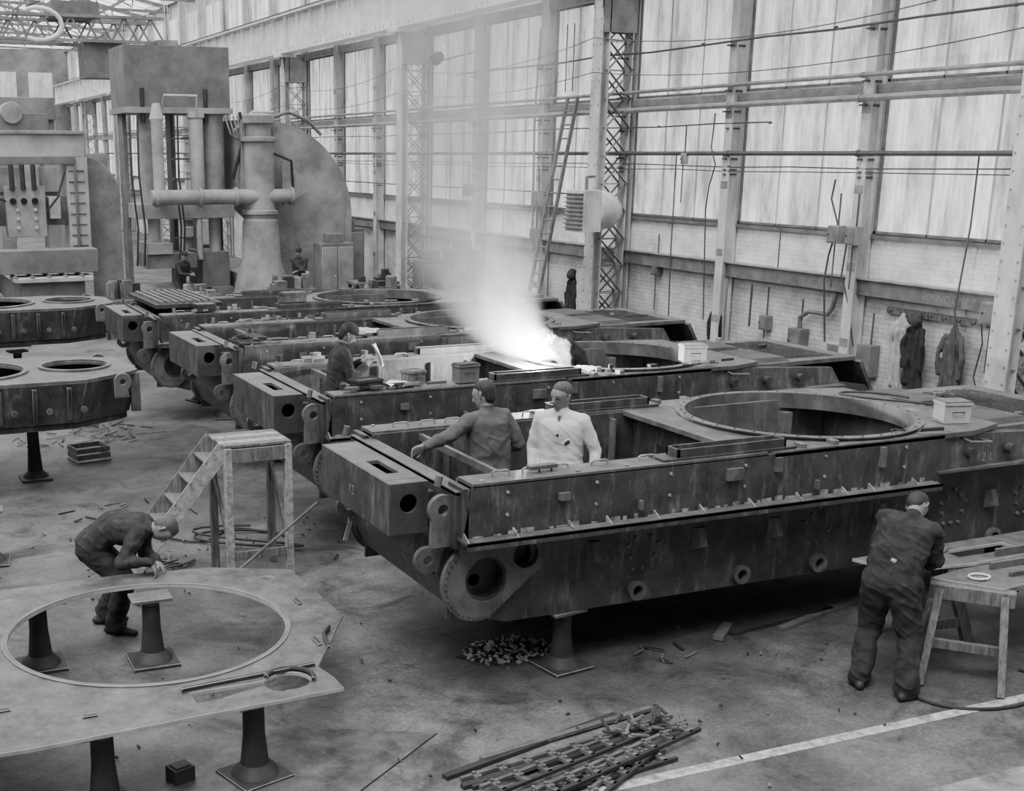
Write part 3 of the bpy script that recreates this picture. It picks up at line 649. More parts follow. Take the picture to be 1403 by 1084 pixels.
# ------------------------------------------------------------ wall fittings
b=B()
lb,lt=V((13.35,24.0,0)),V((14.5,24.2,5.35))
for s in (-.2,.2):
    b.beam(lb+V((0,s*1.1,0)),lt+V((0,s,0)),.04,.08,'wood')
for k in range(1,19):
    p=lb.lerp(lt,k/19);b.cyl(p+V((0,-.21,0)),p+V((0,.21,0)),.018,'wood',seg=8)
b.obj('wooden_ladder')
b=B()
b.bx(13.35,13.75,21.7,22.4,2.7,3.5,'col')
for k in range(9): b.beam((13.33,21.73,2.77+.083*k),(13.33,22.37,2.77+.083*k),.10,.02,'frame')
b.lathe((13.75,22.05,3.1),[(.40,0),(.40,.15),(.35,.38),(.2,.58),(.05,.64)],'col',28,(1,0,0))
b.beam((13.6,22.05,3.5),(13.6,22.05,3.75),.05,.05,'cold');b.beam((13.6,22.05,3.75),(14.0,22.4,3.75),.05,.05,'cold')
b.obj('unit_heater',bevel=.004)
def cbox(y,z,w,h,d=.16,m='pipe',X=14.68,name='switch_box'):
    b=B();b.bx(X-d,X,y-w/2,y+w/2,z-h/2,z+h/2,m);b.bx(X-d-.012,X-d,y-w/2+.02,y+w/2-.02,z-h/2+.02,z+h/2-.02,'cold')
    b.cyl((X-d-.03,y+w*.3,z),(X-d,y+w*.3,z),.015,'dark',seg=8);b.tube([(X-.05,y,z+h/2),(X-.05,y,z+h/2+.5)],.015,'piped');b.tube([(X-.05,y+.04,z-h/2),(X-.05,y+.04,z-h/2-.7)],.012,'piped');b.obj(name,bevel=.004)
cbox(16.1,2.95,.24,.28);cbox(15.7,2.95,.24,.28);cbox(17.1,1.1,.3,.42,.2,'frame',14.98);cbox(16.05,1.05,.35,.3,.25,'col',14.98);cbox(15.45,1.0,.3,.5,.2,'cold',14.98)
cbox(25.75,3.2,.3,.35);cbox(12.9,2.05,.3,.3);cbox(12.9,1.2,.3,.5,.2,'frame',14.98);cbox(20.3,4.1,.12,.2,.1,'presl')
cbox(29.3,3.3,.25,.3);cbox(25.8,2.4,.22,.3);cbox(18.0,1.3,.2,.25,.14,'cold',14.98);cbox(21.4,2.0,.2,.3,.14,'frame',14.98)
def conduit(pts,r=.02,m='piped'):
    b=B();b.tube(pts,r,m);b.obj('wall_conduit')
conduit([(14.8,20.8,4.2),(14.8,20.8,2.4),(14.8,20.75,1.1)],.014);conduit([(14.62,16.25,3.8),(14.62,16.3,3.5),(14.62,16.1,3.1),(14.62,16.25,2.6),(14.62,16.3,2.2),(14.75,16.3,1.2)],.016)
conduit([(14.62,19.45,4.9),(14.62,19.5,4.3),(14.62,19.35,4.0),(14.62,19.5,3.6),(14.62,19.55,3.2),(14.62,19.4,1.2)],.014)
conduit([(14.75,13.6,4.2),(14.75,13.6,3.2),(14.75,13.7,2.0),(14.75,13.6,1.2)],.014);conduit([(14.65,15.9,2.8),(14.65,15.95,2.3),(14.7,15.8,1.9),(14.8,15.7,1.2)],.014)
conduit([(14.9,17.1,1.3),(14.9,17.1,1.5),(14.9,16.9,1.62),(14.9,16.45,1.62),(14.9,16.35,1.75),(14.9,16.3,2.0)],.04,'cold');conduit([(14.8,18.3,1.95),(14.8,18.3,1.2)],.02)
conduit([(14.7,26.0,6.9),(14.6,26.0,5.0),(14.7,26.1,2.0)],.03,'pipe');conduit([(14.7,25.2,5.9),(14.6,25.2,5.2)],.02);conduit([(14.72,27.6,5.0),(14.72,27.6,1.0)],.012);conduit([(14.72,30.6,5.0),(14.72,30.6,1.0)],.012)
conduit([(14.66,13.15,2.0),(14.7,13.1,1.6),(14.72,13.2,1.1),(14.7,13.0,.7)],.012);conduit([(14.72,18.9,2.0),(14.72,18.9,.8)],.02,'cold');conduit([(14.75,17.6,3.0),(14.75,17.6,2.3)],.012)
conduit([(14.9,24.9,6.9),(14.9,24.9,5.5)],.015);conduit([(14.9,25.2,6.9),(14.9,25.2,5.5)],.015)
b=B()
for z,s in ((6.4,.35),(5.75,.25)):
    for a,c in zip(mains[1:5],mains[2:6]):
        b.tube([(13.98,a+(c-a)*t/12,z-s*4*(t/12)*(1-t/12)) for t in range(13)],.01,'piped',6)
b.obj('festoon_cable')
b=B();b.lathe((13.9,29.5,6.5),[(.05,0),(.13,.05),(.16,.22),(.16,.25)],'dark',18,(-.8,-.5,-.3));b.beam((13.9,29.5,6.4),(14.68,29.3,6.6),.04,.04,'dark');b.obj('floodlight')
b=B();b.bx(14.94,15,13.1,15.2,1.78,1.88,'wood')
for k in range(8): b.tube([(14.94,13.2+.27*k,1.84),(14.87,13.2+.27*k,1.80),(14.85,13.2+.27*k,1.85)],.008,'dark',6)
b.obj('coat_rail')

# ------------------------------------------------------------ organic figure builder
_tmp=bpy.data.meshes.new('_t')
def ico(n):
    bm=bmesh.new();bmesh.ops.create_icosphere(bm,subdivisions=n,radius=1);r=[v.co.copy() for v in bm.verts];bm.free();return r
I2,I3=ico(2),ico(3)
def organic(name,prims,mats,vox=.009,fold=.006,foldtags=('top','legs'),smooth=2,seed=0,fs=(7,7,7)):
    main=bmesh.new()
    for tag,sp in prims:
        bm=bmesh.new();pts=I2 if max(s[1] for s in sp)<.02 else I3
        for c,r in sp:
            for p in pts: bm.verts.new(V(c)+p*r)
        res=bmesh.ops.convex_hull(bm,input=bm.verts[:])
        dead=[g for g in res['geom_interior'] if isinstance(g,bmesh.types.BMVert)]
        if dead: bmesh.ops.delete(bm,geom=dead,context='VERTS')
        lo=[v for v in bm.verts if not v.link_faces]
        if lo: bmesh.ops.delete(bm,geom=lo,context='VERTS')
        bmesh.ops.recalc_face_normals(bm,faces=bm.faces[:])
        bm.to_mesh(_tmp);bm.free();main.from_mesh(_tmp)
    me=bpy.data.meshes.new(name);main.to_mesh(me);main.free()
    o=bpy.data.objects.new('_o',me);SC.collection.objects.link(o)
    md=o.modifiers.new('r','REMESH');md.mode='VOXEL';md.voxel_size=vox
    dg=bpy.context.evaluated_depsgraph_get();dg.update()
    m2=bpy.data.meshes.new_from_object(o.evaluated_get(dg));bpy.data.objects.remove(o)
    bm=bmesh.new();bm.from_mesh(m2)
    for _ in range(smooth): bmesh.ops.smooth_vert(bm,verts=bm.verts[:],factor=.5,use_axis_x=True,use_axis_y=True,use_axis_z=True)
    bm.to_mesh(m2);bm.free()
    def tags_for(P):
        best=np.full(len(P),1e9);ti=np.zeros(len(P),int)
        tags=sorted(set(t for t,_ in prims))
        for tag,sp in prims:
            k=tags.index(tag)
            prs=[(i,j) for i in range(len(sp)) for j in range(i+1,len(sp))] or [(0,0)]
            for i,j in prs:
                a=np.array(sp[i][0]);c=np.array(sp[j][0]);ra,rb=sp[i][1],sp[j][1]
                d=c-a;l=max(d@d,1e-9);t=np.clip(((P-a)@d)/l,0,1)
                D=np.linalg.norm(P-(a+t[:,None]*d),axis=1)-(ra+(rb-ra)*t)
                w=D<best;best[w]=D[w];ti[w]=k
        return tags,ti
    nv=len(m2.vertices);co=np.empty(nv*3);m2.vertices.foreach_get('co',co);co=co.reshape(-1,3)
    tags,vt=tags_for(co)
    no=np.empty(nv*3);m2.vertices.foreach_get('normal',no);no=no.reshape(-1,3)
    if fold>0:
        ft=[tags.index(t) for t in foldtags if t in tags]
        for k in np.nonzero(np.isin(vt,ft))[0]:
            p=V(co[k]);q=V((p.x*fs[0],p.y*fs[1],p.z*fs[2]))+V((seed*3.1,0,0))
            n=noise.noise(q)
            w=1-abs(noise.noise(q*1.1+V((5,5,5))))*2.2
            w2=1-abs(noise.noise(V((q.x*1.3+q.z*.9,q.y*1.3-q.z*.7,q.z*1.1))))*3
            co[k]+=no[k]*fold*(n+.5*max(w,0)+.6*max(w2,0)-.6)
        m2.vertices.foreach_set('co',co.ravel())
    nf=len(m2.polygons);fc=np.empty(nf*3);m2.polygons.foreach_get('center',fc);fc=fc.reshape(-1,3)
    tags,ft=tags_for(fc)
    m2.materials.clear()
    for t in tags: m2.materials.append(M[mats.get(t,t)])
    m2.polygons.foreach_set('material_index',ft.astype(np.int32));m2.polygons.foreach_set('use_smooth',np.ones(nf,bool))
    m2.update();m2.name=name
    ob=bpy.data.objects.new(name,m2);SC.collection.objects.link(ob)
    return ob
def ik(a,t,l1,l2,pole):
    d=t-a;L=min(d.length,(l1+l2)*.995);d=d.normalized();t=a+d*L
    x=(l1*l1-l2*l2+L*L)/(2*L);h=math.sqrt(max(l1*l1-x*x,0))
    p=pole-d*pole.dot(d);p=p.normalized() if p.length>1e-4 else V((0,0,1))
    return a+d*x+p*h,t
def person(name,pel,yaw,bend,feet,hands,mats,head=(0,0),side=0,hat=None,curl=(.5,.5),vox=.009,bulk=1.0,handdir=(None,None),poles=(None,None),collar=False,seed=0,skirt=False,roll=0,legb=1.0,pocket=False,belt=False,fold=.011):
    up=V((0,0,1));f=V((math.cos(yaw),math.sin(yaw),0));l=V((-math.sin(yaw),math.cos(yaw),0));pel=V(pel)
    def dr(a,s=0): return (up*math.cos(a)+f*math.sin(a)+l*math.sin(s)).normalized()
    s1=dr(bend*.55,side*.5);s2=dr(bend,side)
    c=pel+s1*.23;sh=c+s2*.26;nk=sh+s2*.07
    sl=(l+s2*(-l.dot(s2))).normalized()
    P=[];A=P.append;k=bulk;q_=legb*bulk
    fw=sl.cross(s2).normalized()
    if fw.dot(f*math.cos(bend)-up*math.sin(bend))<0: fw=-fw
    A(('legs',[(pel+l*.085,.108*q_),(pel-l*.085,.108*q_),(pel+s1*.1+sl*.07,.105*k),(pel+s1*.1-sl*.07,.105*k)]))
    A(('top',[(pel+s1*.05+sl*.075,.108*k),(pel+s1*.05-sl*.075,.108*k),(c+sl*.085,.11*k),(c-sl*.085,.11*k)]))
    A(('top',[(c+sl*.085,.11*k),(c-sl*.085,.11*k),(sh+sl*.11-s2*.06,.10*k),(sh-sl*.11-s2*.06,.10*k),(sh-s2*.08+fw*.02,.11*k)]))
    A(('top',[(sh+sl*.165,.062*k),(sh-sl*.165,.062*k),(nk-s2*.02,.06),(sh-s2*.05-fw*.03,.075)]))
    hp,hy=head;hb=bend+hp
    hd=(up*math.cos(hb)+f*math.sin(hb)+l*math.sin(roll)).normalized();ff=(f*math.cos(hb)-up*math.sin(hb))
    R=Matrix.Rotation(hy,3,hd);ff=(R@ff);ff=(ff-hd*ff.dot(hd)).normalized();hl=hd.cross(ff)
    hc=nk+(hd*.6+s2*.4).normalized()*.135+ff*.015
    A(('skin',[(nk-s2*.02,.056),(hc-hd*.05-ff*.02,.052)]))
    A(('top',[(nk-s2*.015,.068),(nk+s2*.012,.062)]))
    A(('skin',[(hc+hd*.035-ff*.02,.078),(hc+hd*.03+ff*.025,.068),(hc-hd*.055+ff*.03,.048),(hc-hd*.088+ff*.056,.022),(hc-hd*.02-ff*.02,.07)]))
    A(('skin',[(hc+hd*.012+ff*.09,.009),(hc-hd*.028+ff*.108,.012),(hc-hd*.03+ff*.085,.017)]))
    A(('skin',[(hc+hd*.025+ff*.082+hl*.028,.012),(hc+hd*.025+ff*.082-hl*.028,.012)]))
    for s in (-1,1):
        A(('skin',[(hc-hd*.02+hl*s*.078-ff*.008,.009),(hc+hd*.02+hl*s*.084-ff*.016,.012)]))
        A(('eye',[(hc+hd*.006+ff*.080+hl*s*.027,.0075),(hc+hd*.006+ff*.079+hl*s*.035,.007)]))
        A(('hair',[(hc+hd*.031+ff*.092+hl*s*.018,.004),(hc+hd*.031+ff*.086+hl*s*.042,.004)]))
    A(('lip',[(hc-hd*.058+ff*.081+hl*.018,.006),(hc-hd*.058+ff*.085,.008),(hc-hd*.058+ff*.081-hl*.018,.006)]))
    A(('hair',[(hc+hd*.045-ff*.035,.084),(hc+hd*.066+ff*.005,.066),(hc-hd*.02-ff*.045,.066)]))
    for s in (-1,1): A(('hair',[(hc+hd*.03+hl*s*.072-ff*.005,.013),(hc+hd*.0+hl*s*.07-ff*.02,.014)]))
    if hat:
        A(('hat',[(hc+hd*.068-ff*.02,.088),(hc+hd*.074+ff*.03,.075),(hc+hd*.05-ff*.05,.07)]))
        A(('hat',[(hc+hd*.064+ff*.1+hl*.045,.008),(hc+hd*.064+ff*.1-hl*.045,.008),(hc+hd*.07+ff*.05+hl*.06,.01),(hc+hd*.07+ff*.05-hl*.06,.01),(hc+hd*.055+ff*.125,.007)]))
    for i,s in ((0,1),(1,-1)):
        T=V(hands[i]);S0=sh+sl*(.185*s)
        fd=handdir[i]
        guess=(T-S0).normalized() if fd is None else V(fd).normalized()
        W=T-guess*.07
        pole=poles[i];pole=V(pole) if pole is not None else (-up*.7+l*s*.5-f*.5)
        E,W=ik(S0,W,.285,.26,pole)
        A(('top',[(S0,.066*k),(E,.052*k)]));A(('top',[(E,.052*k),(W-(W-E).normalized()*.02,.041*k)]))
        dh=(W-E).normalized() if fd is None else V(fd).normalized()
        A(('skin',[(W-(W-E).normalized()*.04,.028),(W,.027)]))
        pn=dh.cross(sl);pn=(pn if pn.length>.2 else dh.cross(up)).normalized()
        if pn.z>0: pn=-pn
        sd=dh.cross(pn).normalized()
        ts=sd if (sd.dot(sl)*(-s))>0 else -sd
        A(('skin',[(W+dh*.015+sd*.016,.018),(W+dh*.015-sd*.016,.018),(W+dh*.085+sd*.03,.013),(W+dh*.085-sd*.03,.013)]))
        cu=curl[i]
        for j,(off,ln) in enumerate(((.033,.072),(.011,.08),(-.011,.075),(-.032,.058))):
            p=W+dh*.085+ts*off;a=cu*.5
            for q,fr in enumerate((.42,.32,.26)):
                d=(dh*math.cos(a)+pn*math.sin(a)+ts*off*1.2).normalized();n=p+d*ln*fr*1.15
                A(('skin',[(p,.0098-.001*q),(n,.0088-.001*q)]));p=n;a+=cu
        p=W+dh*.03+ts*.026;d=(dh*.6+ts*.75+pn*.2).normalized();n=p+d*.042
        A(('skin',[(p,.013),(n,.0105)]));d=(dh*.85+ts*.25+pn*.35*cu).normalized();A(('skin',[(n,.0105),(n+d*.034,.0085)]))
    for i,s in ((0,1),(1,-1)):
        H=pel+l*.088*s-up*.02;F=V(feet[i]);An=F+up*.085
        K,An=ik(H,An,.435,.425,f*1.0+l*s*.15)
        A(('legs',[(H,.098*q_),(K,.074*q_)]));A(('legs',[(K,.074*q_),(An+up*.05,.066*q_)]));A(('legs',[(An+up*.05,.066*q_),(An+up*.0+f*.01,.070*q_)]))
        fo=(f+l*s*.25).normalized();b0=An-up*.048
        A(('shoe',[(b0-fo*.08,.037),(b0+fo*.12,.036),(b0+fo*.19-up*.008,.028),(b0+up*.02,.042)]))
    if belt:
        bl=pel+s1*.14
        A(('buckle',[(bl-fw*(.112*k)+sl*.012,.01),(bl-fw*(.112*k)-sl*.012,.01)]))
    if skirt:
        A(('top',[(pel+s1*.1+l*.08,.12),(pel+s1*.1-l*.08,.12),(pel-up*.3+l*.11,.12),(pel-up*.3-l*.11,.12)]))
    if collar:
        for s in (-1,1): A(('top',[(nk+sl*.05*s+fw*.03,.02),(sh-s2*.10+sl*.035*s+fw*.118,.014)]))
        A(('shirt',[(nk-s2*.02+fw*.045,.025),(sh-s2*.06+fw*.108,.018)]));A(('tie',[(nk-s2*.03+fw*.072,.011),(sh-s2*.11+fw*.125,.012)]))
    if pocket:
        A(('tie',[(c+s2*.10+sl*.09+fw*.112*k,.013),(c+s2*.08+sl*.07+fw*.114*k,.013)]))
    return organic(name,P,mats,vox=vox,seed=seed,fold=fold)
def Mx(top,legs,hair='hair',**k):
    d=dict(top=top,legs=legs,hair=hair,shoe='shoe',skin='skin',eye='eye',lip='lip',hat='coatd',shirt='shirt',tie='dark',buckle='edge');d.update(k);return d

person('worker_in_boiler_suit',(7.40,7.18,.90),math.radians(36),.58,((7.26,7.26,0),(7.42,6.92,0)),((7.93,7.72,.9),(7.98,7.35,.88)),Mx('navy','navy'),head=(.8,-.3),side=-.15,hat=True,bulk=1.2,seed=1,vox=.008,legb=1.14,belt=True,fold=.015)
person('worker_bending_over_plate',(1.74,10.86,.84),math.radians(-22),1.6,((1.84,11.05,0),(1.88,10.74,0)),((2.26,10.44,.69),(2.18,10.34,.70)),Mx('navyf','navyf','hairg'),head=(-.15,-.2),bulk=1.2,seed=2,handdir=((.5,-.4,-.6),(.3,-.2,-.9)),vox=.008,legb=1.1,fold=.015)
person('man_in_grey_jacket',(4.95,9.42,1.50),math.radians(100),.12,((4.85,9.45,.57),(5.05,9.42,.57)),((4.12,9.25,1.80),(5.10,9.68,1.62)),Mx('grey','trous'),head=(.2,.45),bulk=1.14,seed=3,curl=(.45,.6),poles=((0,-.3,-1),None),vox=.008,handdir=((-.97,-.1,-.25),None))
person('man_in_white_coat',(5.53,9.2,1.50),math.radians(225),.05,((5.46,9.12,.57),(5.58,9.32,.57)),((5.72,8.92,1.42),(5.28,9.26,1.42)),Mx('white','trous','hairg'),head=(.08,-.45),bulk=1.02,seed=4,collar=True,skirt=True,vox=.007,pocket=True,fold=.008)
person('worker_reading_drawing',(4.98,13.25,1.54),math.radians(-10),.15,((4.97,13.36,.57),(4.98,13.13,.57)),((5.36,13.28,1.86),(5.32,13.06,1.84)),Mx('navy','navy'),head=(.35,0),hat=True,bulk=1.12,seed=5)
o=sheetpaper((5.43,13.15,1.98),.2,.2,.26,.34);o.rotation_euler=(1.2,0,1.2)
person('welder',(8.14,13.2,1.60),math.radians(180),.85,((8.2,13.08,.57),(8.2,13.33,.57)),((7.62,13.05,1.84),(7.68,13.3,1.88)),Mx('navy','navy'),head=(.35,0),hat=True,bulk=1.2,seed=6)
person('distant_worker',(8.0,33.0,.93),math.radians(-60),.3,((8.1,32.9,0),(7.9,32.9,0)),((8.3,32.7,1.1),(8.2,32.5,1.1)),Mx('navyf','navyf'),hat=True,vox=.02,seed=7)
person('distant_worker',(11.2,32.6,.93),math.radians(-120),.1,((11.3,32.6,0),(11.1,32.6,0)),((11.0,32.3,1.1),(11.3,32.2,1.1)),Mx('navyf','navyf'),hat=True,vox=.02,seed=8)

def coat(name,y,z,m,X=14.86,L=1.05,w=.17,seed=0,cap=None):
    P=[('top',[((X,y,z-.0),.025),((X,y-w*.5,z-.18),.04),((X,y+w*.5,z-.18),.04)]),
       ('top',[((X,y-w*.5,z-.18),.04),((X,y+w*.5,z-.18),.04),((X-.01,y-w*.85,z-L),.03),((X-.01,y+w*.8,z-L+.06),.03)]),
       ('top',[((X-.04,y-w*.3,z-.25),.035),((X-.04,y-w*.35,z-L+.02),.05)]),
       ('top',[((X-.04,y+w*.35,z-.25),.03),((X-.05,y+w*.45,z-L+.1),.045)]),
       ('top',[((X-.02,y-w*.6,z-.16),.045),((X-.05,y-w*1.0,z-.45),.038)]),('top',[((X-.05,y-w*1.0,z-.45),.038),((X-.04,y-w*.95,z-.75),.034)]),
       ('top',[((X-.02,y+w*.6,z-.16),.045),((X-.05,y+w*1.0,z-.42),.038)]),('top',[((X-.05,y+w*1.0,z-.42),.038),((X-.04,y+w*.85,z-.72),.034)])]
    if cap: P.append(('hat',[((X-.02,y,z+.05),.075),((X-.05,y+.04,z-.02),.08),((X-.05,y-.03,z-.03),.08)]))
    organic(name,P,dict(top=m,hat=cap or m),vox=.012,fold=.024,foldtags=('top','hat'),seed=seed,fs=(12,15,2.5))
coat('hanging_coat',14.76,1.82,'coatl',seed=1,L=1.2);coat('hanging_coat',14.42,1.78,'coatd',seed=2,cap='trous',L=1.05,X=14.8,w=.2);coat('hanging_coat',13.75,1.75,'grey',seed=3,L=1.15,w=.22)
coat('hanging_coat',23.05,1.75,'coatd',X=13.98,seed=4,cap='coatd',L=.9);coat('hanging_coat',19.3,1.55,'coatd',seed=5,L=.6,w=.16)

# ------------------------------------------------------------ press machinery
b=B();Xa=(1,0,0);Z=(0,0,1)
arc=circ(10.9,2.45,2.65,30,math.radians(0),math.radians(95),True)
prof=[(10.2,.0),(13.5,.0)]+[(x,z) for x,z in arc]+[(10.3,5.1),(10.3,2.9),(10.9,2.3),(10.9,1.2),(10.2,.9)]
b.plate(prof,[],(0,36.6,0),Xa,Z,1.9,'press')
arc2=circ(10.9,2.45,2.45,30,math.radians(2),math.radians(93),True)
b.plate([(11.2,.5),(13.2,.5)]+arc2+[(11.2,4.8)],[],(0,34.72,0),Xa,Z,.04,'press')
b.bx(11.9,13.2,34.6,34.7,.1,1.7,'press')
b.lathe((10.7,34.4,0),[(.95,0),(.8,.5),(.55,1.4),(.5,2.4),(.42,2.45),(.42,4.6),(.34,4.65),(.34,4.95),(.44,5.0),(.44,5.2),(.2,5.25)],'press',28)
for z in (2.55,4.5): b.lathe((10.7,34.4,z),[(.42,0),(.5,.02),(.5,.12),(.42,.14)],'press',28)
b.cyl((7.6,34.2,3.05),(11.6,34.2,3.05),.2,'press',seg=24)
for x in (7.7,8.9,9.9,11.5): b.cyl((x,34.2,3.05),(x+.08,34.2,3.05),.25,'press',seg=24)
b.plate([(0,0),(.9,.45),(.9,.55),(0,1.2)],[],(11.3,34.3,2.8),Xa,Z,.1,'press')
b.tube([(11.1,34.5,5.15),(11.6,34.5,5.3),(12.2,34.6,5.1),(12.6,34.6,4.7)],.05,'pressd');b.tube([(11.0,34.0,4.2),(11.5,34.0,4.0),(11.6,34.2,3.3)],.04,'dark')
b.obj('rounded_frame_press',bevel=.02)
b=B()
b.bx(7.25,10.15,35.2,37.2,5.35,7.0,'pressd');b.bx(7.2,10.2,35.1,37.3,5.25,5.4,'press')
for x in (7.95,9.7):
    b.lathe((x,35.6,0),[(.3,2.75),(.34,2.8),(.34,5.2),(.4,5.25),(.4,5.35)],'press',24);b.cyl((x,35.6,1.2),(x,35.6,2.8),.17,'presl',seg=18)
    b.cyl((x-.25,35.2,5.0),(x-.25,35.2,5.9),.06,'dark')
b.lathe((9.15,35.2,0),[(.2,2.9),(.2,5.1),(.25,5.15),(.25,5.3)],'presl',20);b.lathe((8.0,34.9,0),[(.16,3.0),(.16,5.0),(.2,5.1),(.1,5.5)],'presl',20);b.cyl((9.15,35.2,1.3),(9.15,35.2,3),.09,'bright')
b.bx(7.4,10.15,35.1,36.3,2.45,2.85,'press');b.bx(7.6,9.0,35.0,36.2,1.1,1.5,'pressd');b.bx(7.6,8.3,34.9,36.3,1.5,1.8,'press')
b.bx(7.3,10.0,34.9,37,0,.55,'pressd');b.bx(9.2,10.0,35.2,36.8,.55,1.5,'pressd')
for x in (7.35,8.7,9.4,10.02): b.bx(x,x+.12,36.3,36.9,.5,5.3,'pressd')
for k in range(7): b.beam((8.7,36.25,1.3+.55*k),(9.4,36.25,1.3+.55*k),.04,.05,'presl')
b.tube([(8.2,35,5.4),(8.2,34.8,5.7),(9.1,34.8,5.7),(9.1,34.9,5.2)],.04,'presl');b.tube([(10.2,35,4.8),(10.7,34.9,5.3),(11.3,34.9,5.3)],.05,'presl');b.tube([(10.1,35,3.5),(10.4,34.8,4.6),(10.3,34.8,5.3)],.05,'dark')
for k in range(5): b.tube([(9.9+.12*k,34.9,5.2),(10.0+.12*k,34.7,4.7-.1*k),(10.3+.12*k,34.7,4.5+.1*k),(10.5+.1*k,34.8,5.0)],.025,'pressd',6)
for x in (7.3,7.5,8.6,8.5): b.tube([(x,34.95,1.2),(x+.05,34.85,2.2),(x-.05,34.9,3.6),(x,35,5.2)],.03,'dark',6)
b.obj('hydraulic_press',bevel=.015)
b=B()
b.bx(2.6,6.5,37.6,38.6,4.1,4.75,'presl');b.bx(2.6,6.5,37.5,38.7,4.72,4.82,'press');b.bx(2.7,6.2,37.5,37.7,3.9,4.12,'pressd')
x=5.95
b.bx(x,x+.6,37.6,39.3,0,4.1,'presl');b.bx(x+.2,x+.26,37.5,37.6,.8,3.9,'pressd')
for k in range(11): b.bx(x+.05,x+.5,37.56,37.6,.7+.3*k,.74+.3*k,'pressd')
b.bx(2.6,3.2,37.6,39.3,0,4.1,'presl')
arc=circ(6.4,3.0,1.15,16,0,math.radians(90),True)
b.plate([(6.4,0),(7.55,0)]+arc,[],(0,39.0,0),Xa,Z,.8,'press')
b.bx(3.2,5.95,37.9,38.6,2.2,3.0,'pressd');b.bx(4.2,5.3,37.5,37.9,1.9,3.3,'press')
for x in (4.4,4.7,5.0): b.cyl((x,37.45,3.2),(x,37.45,3.9),.07,'dark');b.cyl((x,37.5,2.9),(x,37.4,2.9),.09,'black')
for z in (2.15,2.4,2.65): b.cyl((4.5,37.5,z),(4.5,37.42,z),.05,'presl');b.cyl((5.0,37.5,z),(5.0,37.42,z),.05,'presl')
b.tube([(3.4,37.4,4.0),(3.5,37.2,3.2),(4.2,37.3,2.9)],.03,'dark');b.tube([(5.9,37.4,3.8),(5.6,37.2,3.0),(5.3,37.4,2.6)],.03,'dark')
b.bx(5.4,5.7,37.4,37.8,2.4,3.0,'presl');b.bx(3.5,3.9,37.4,37.8,2.3,3.1,'press')
b.bx(4.0,5.6,33.5,40,.2,1.0,'pressd');b.bx(3.8,5.8,33.3,40,1.0,1.12,'presl')
for k in range(5): b.bx(3.8+.42*k,3.9+.42*k,33.3,40,1.12,1.16,'pressd')
b.bx(3.5,6.0,33.6,34.3,1.2,1.8,'pressd')
b.bx(3.6,5.6,38.0,38.6,4.8,5.3,'pressd');b.cyl((4.6,37.9,5.3),(4.6,38.7,5.3),.3,'press')
b.obj('gantry_planing_machine',bevel=.015)
for (x,y,w,h,nm) in ((6.5,50,2.2,6.2,'vertical_boring_mill'),(9.5,56,2.2,4.2,'vertical_boring_mill'),(12.2,47,1.2,2.6,'machine_cabinet')):
    b=B();b.bx(x-w/2,x-w/2+.5,y,y+1.2,0,h,'far');b.bx(x+w/2-.5,x+w/2,y,y+1.2,0,h,'far');b.bx(x-w/2,x+w/2,y-.2,y+1.2,h-.8,h,'far')
    b.bx(x-w/2,x+w/2,y-.3,y,h*.45,h*.6,'far');b.bx(x-.3,x+.3,y-.6,y-.3,h*.35,h*.7,'press');b.lathe((x,y-.3,0),[(.9,0),(.9,.6),(.8,.7)],'far',24)
    b.obj(nm,bevel=.02)
for k,(x,y) in enumerate(((12.3,29),(12.6,26.5),(12.9,31.5),(10.3,30.6),(7.5,29.5),(9.0,28.3),(5.8,29.8),(10.5,26),(7.0,27),(9.0,25),(11.5,23.9),(6.2,25.5),(13.6,14.9))):
    b=B();w=random.uniform(.9,1.3)
    b.bx(-w/2,w/2,-.4,.4,.82,.9,'steel')
    for sx in (-1,1):
        for sy in (-1,1): b.bx(sx*(w/2-.08)-.04,sx*(w/2-.08)+.04,sy*.32-.04,sy*.32+.04,0,.82,'dark')
    b.bx(-w/2+.1,w/2-.1,-.3,.3,.25,.29,'dark')
    for j in range(8):
        a=random.uniform(-w/2+.1,w/2-.3);c=random.uniform(-.35,.1);b.bx(a,a+random.uniform(.1,.3),c,c+random.uniform(.1,.25),.9,.9+random.uniform(.08,.45),random.choice(['hulltop','press','wood','dark','steel']))
    b.obj('work_bench',(x,y,0),random.uniform(-.2,.2),.01)
for x,y,h,w in ((14.1,28.3,1.9,.8),(14.2,30.4,1.5,.8),(14.15,36.4,2.0,.9),(12.6,33.4,1.8,1.0)):
    b=B();b.bx(-w/2,w/2,-.3,.3,0,h,'pressd');b.bx(-w/2+.04,-.02,-.32,-.3,.1,h-.1,'press');b.bx(.02,w/2-.04,-.32,-.3,.1,h-.1,'press');b.cyl((-.08,-.34,h/2),(-.08,-.32,h/2),.03,'bright');b.bx(-w/4,w/5,-.2,.2,h,h+.25,'wood')
    b.obj('steel_locker',(x-.1,y,0),0,.01)

